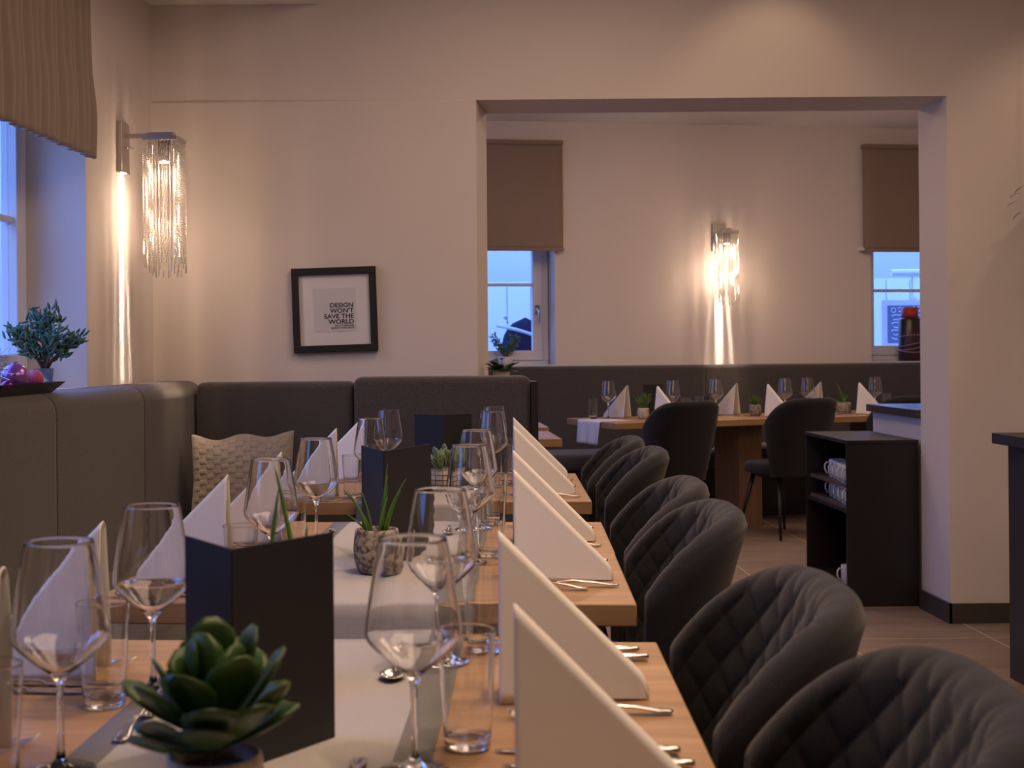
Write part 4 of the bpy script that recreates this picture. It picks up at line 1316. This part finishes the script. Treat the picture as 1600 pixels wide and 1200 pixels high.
# ------------------------------------------------------------------ quilted shell chairs (face -x)
def chair_proto():
    root = empty('shell_chair')
    E_ = 0.72; UB = 0.84
    def xb(z): return 0.125 + 0.27 * (z - 0.45)
    def hw(z): return 0.195 + 0.04 * min(1, max(0, (z - .42) / .33)) ** .8
    def plan(a):          # a in -1..1 -> fraction back, fraction side, extra
        t = abs(a)
        if t <= UB:
            ph = t / UB * pi / 2
            return abs(cos(ph)) ** E_, abs(sin(ph)) ** E_ * (1 if a >= 0 else -1), 0.0
        return 0.0, (1 if a >= 0 else -1), (t - UB) / (1 - UB)
    def rim(a):
        f, g_, ex = plan(a)
        h = 0.904 - 0.140 * (1 - f) ** 1.6
        if ex > 0: h = 0.764 - 0.30 * ex ** 1.5
        return max(h, 0.462)
    def pos(a, z, off):
        f, g_, ex = plan(a)
        xf = 0.052 - 0.004 * ex ** .7
        w = hw(z) - 0.012 * ex
        return xf + (xb(z) + off - xf) * f, (w + off * (1 if ex == 0 else 1 - .3 * ex)) * g_
    def quilt(s, z):
        a = (s / 0.068 + z / 0.078); b_ = (s / 0.068 - z / 0.078)
        return (abs(sin(pi * a)) * abs(sin(pi * b_))) ** 0.33
    # arc length along the plan curve for even diamonds
    NU, NI, NR, NO = 210, 96, 10, 18
    arc = [0.0]; pr_ = pos(-1, .8, 0)
    for k in range(1, NU):
        q_ = pos(-1 + 2 * k / (NU - 1), .8, 0); arc.append(arc[-1] + math.hypot(q_[0] - pr_[0], q_[1] - pr_[1])); pr_ = q_
    mid = arc[NU // 2]
    TH = 0.056
    def fn(u, v):
        a = u * 2 - 1; iu = int(round(u * (NU - 1)))
        h = rim(a)
        k = v * (NI + NR + NO - 1)
        th = TH * (1 - 0.3 * abs(a) ** 4)
        edge = min(1, (1 - abs(a)) / 0.05)
        if k <= NI:
            z = 0.43 + (h - 0.43 - th / 2) * (k / NI)
            q = quilt(arc[iu] - mid, z) * 0.0080 * edge
            x, y = pos(a, z, -th / 2 - q + .004)
        elif k < NI + NR:
            t = (k - NI) / NR * pi
            z = h - th / 2 + th / 2 * sin(t)
            q = quilt(arc[iu] - mid, h - th / 2 + t * .015) * 0.0080 * edge * max(0, 1 - t / 2)
            x, y = pos(a, z, (-th / 2 + .004) * cos(t) - q)
            z += q * sin(t) * .6
        else:
            t = (k - NI - NR) / (NO - 1)
            z = (h - th / 2) * (1 - t) + 0.40 * t
            x, y = pos(a, z, th / 2 * (1 - .5 * t))
        return (x, y, z)
    b = MB(); NV = NI + NR + NO
    b.grid(NU, NV, fn)
    n_ = NV
    for ue in (0, NU - 1):   # close the wing ends
        row = [ue * n_ + k for k in range(n_)]
        b.f.append(row if ue else row[::-1]); b.m.append(0)
    b.obj('backrest', M_chair, root, angle=75)
    sd = MB()
    def sfn(u, v):
        a = 2 * pi * u
        R_ = v if v < .8 else .8
        ex = 0.235 * (abs(cos(a)) ** .75) * (1 if cos(a) > 0 else -1); ey = 0.215 * (abs(sin(a)) ** .75) * (1 if sin(a) > 0 else -1)
        if v <= .7:
            f_ = v / .7 * .92; z = 0.475 + 0.010 * (1 - f_ ** 2) + 0.005 * quilt(ex * f_, ey * f_)
        else:
            t = (v - .7) / .3 * pi; f_ = .92 + .08 * sin(t); z = 0.4425 + 0.0325 * cos(t)
        return (ex * f_ * .92 - .10, ey * f_ * .93, z)
    sd.grid(72, 60, sfn, closed_u=True)
    sd.add([(-.10 + .19 * cos(2 * pi * k / 24), .19 * sin(2 * pi * k / 24), .412) for k in range(24)], [tuple(range(24))])
    sd.obj('seat', M_chair, root, smooth=True)
    bs = MB(); bs.lathe([(0, .385), (.15, .385), (.175, .412), (0, .412)], 24, Matrix.Translation((-.09, 0, 0))); bs.obj('seat_frame', M_black, root, smooth=False)
    for sx in (-1, 1):
        for sy in (-1, 1):
            MB().tube([(-.09 + sx * .12, sy * .12, .40), (-.07 + sx * .205, sy * .20, 0.0)], [.016, .0085], 12).obj('leg', M_black, root, smooth=True)
    return root


CH = Stamp(chair_proto())
# back outer edge x measured ; local back outer at +0.32
ch = [((0.284, 1.300), 'nearest charcoal quilted chair, cut off by the lower right corner'),
      ((0.292, 1.845), 'second charcoal quilted chair from the camera, in front of the black cabinet'),
      ((0.346, 2.735), 'third charcoal quilted chair from the camera, overlapping the one behind it'),
      ((0.383, 3.280), 'fourth quilted chair from the camera, half hidden behind the third chair'),
      ((0.470, 4.330), 'fifth quilted chair from the camera beside the last near table'),
      ((0.478, 4.880), 'sixth and farthest quilted chair of the near row')]
for (x, y), lab in ch:
    CH.put((x, y, 0), ROT, lab, 'chair', 'quilted chairs along the near tables')
for (x, y, lab) in ((1.46, 8.42, 'leftmost charcoal chair at the rear tables, back to the camera'), (2.28, 8.72, 'middle charcoal chair at the rear tables, left of the black cabinet'), (3.02, 9.0, 'rightmost charcoal chair at the rear tables, behind the counter corner')):
    CH.put((x, y, 0), FT - pi / 2 + rad(8), lab, 'chair', 'charcoal chairs at the rear tables')

# ------------------------------------------------------------------ black cabinet, cups, counter, bar
cb = empty('open_cabinet', (1.925, 6.33, 0)); tag(cb, 'black open-sided cabinet with white cups beside the doorway', 'cabinet')
t_ = 0.018
b = MB(); b.box(-.004, .338, -.004, .71, .766, .784); bevel(b.obj('top', M_blackwood, cb), .001)
MB().box(0, .335, 0, t_, 0, .766).obj('side_panel', M_blackwood, cb)
MB().box(0, .335, .71 - t_, .706, 0, .766).obj('side_panel', M_blackwood, cb)
MB().box(.335 - t_, .335, t_, .71 - t_, 0, .766).obj('back_panel', M_blackwood, cb)
for z in (.06, .437):
    MB().box(.003, .335 - t_, t_, .71 - t_, z, z + t_).obj('shelf', M_blackwood, cb)
MB().box(.003, .02, t_, .71 - t_, 0, .06).obj('plinth', M_blackwood, cb)


def tray(z, lab):
    b = MB(); b.box(1.935, 2.20, 6.365, 6.985, z, z + .005); b.box(1.935, 1.940, 6.365, 6.985, z + .005, z + .014); b.box(2.195, 2.20, 6.365, 6.985, z + .005, z + .014)
    b.box(1.94, 2.195, 6.365, 6.370, z + .005, z + .014); b.box(1.94, 2.195, 6.98, 6.985, z + .005, z + .014)
    return tag(b.obj('serving_tray', mat('brown_tray', (.10, .06, .045), .5)), lab, 'tray', 'trays in the black cabinet')


tray(.4555, 'thin brown tray under the lower row of white cups')
tray(.5550, 'thin brown tray under the upper row of white cups')
cup = empty('cup')
MB().lathe([(0, 0), (.034, 0), (.038, .004), (.040, .0885), (.0385, .0925), (.0368, .0925), (.0365, .088), (.035, .008), (0, .007)], 28).obj('bowl', M_white, cup, smooth=True)
MB().tube([(-.037, 0, .074), (-.052, 0, .077), (-.062, 0, .066), (-.063, 0, .045), (-.056, 0, .026), (-.037, 0, .018)], [.0042] * 6, 8).obj('handle', M_white, cup, smooth=True)
CU = Stamp(cup)
names = ['nearest', 'second', 'third', 'fourth', 'fifth']
for lvl, z in (('lower', .4607), ('upper', .5602)):
    for k in range(5):
        y = 6.455 + k * .105
        CU.put((1.992 + .012 * k, y, z), rad(18 - 4 * k + (6 if lvl == 'lower' else 0)), 'white cup in the %s row of the black cabinet, %s from the front' % (lvl, names[k]), 'cup', 'white cups in the black cabinet')
CU.put((1.985, 6.50, .0783), rad(10), 'single white cup on the bottom shelf of the black cabinet', 'cup', 'white cups in the black cabinet')

sc = empty('service_counter', (2.28, 6.34, 0)); tag(sc, 'pale counter with a dark top beside the black cabinet in the doorway', 'counter')
MB().box(0, .6, 0, .70, 0, .888).obj('body', mat('pale_counter_panel', (.62, .58, .58), .7), sc)
bevel(MB().box(-.03, .63, -.02, .72, .888, .925).obj('countertop', mat('dark_counter_top', (.05, .045, .045), .25), sc), .002)
br = empty('bar_counter', (2.06, 3.2, 0)); tag(br, 'dark bar counter cut off by the right edge', 'counter')
bevel(MB().box(0, .75, 0, 1.8, .86, .90).obj('countertop', M_navy, br), .002)
MB().box(.04, .72, .03, 1.75, 0, .86).obj('body', M_navy, br)
MB().box(.034, .04, .05, 1.70, .05, .84).obj('side_panel', M_navy, br)
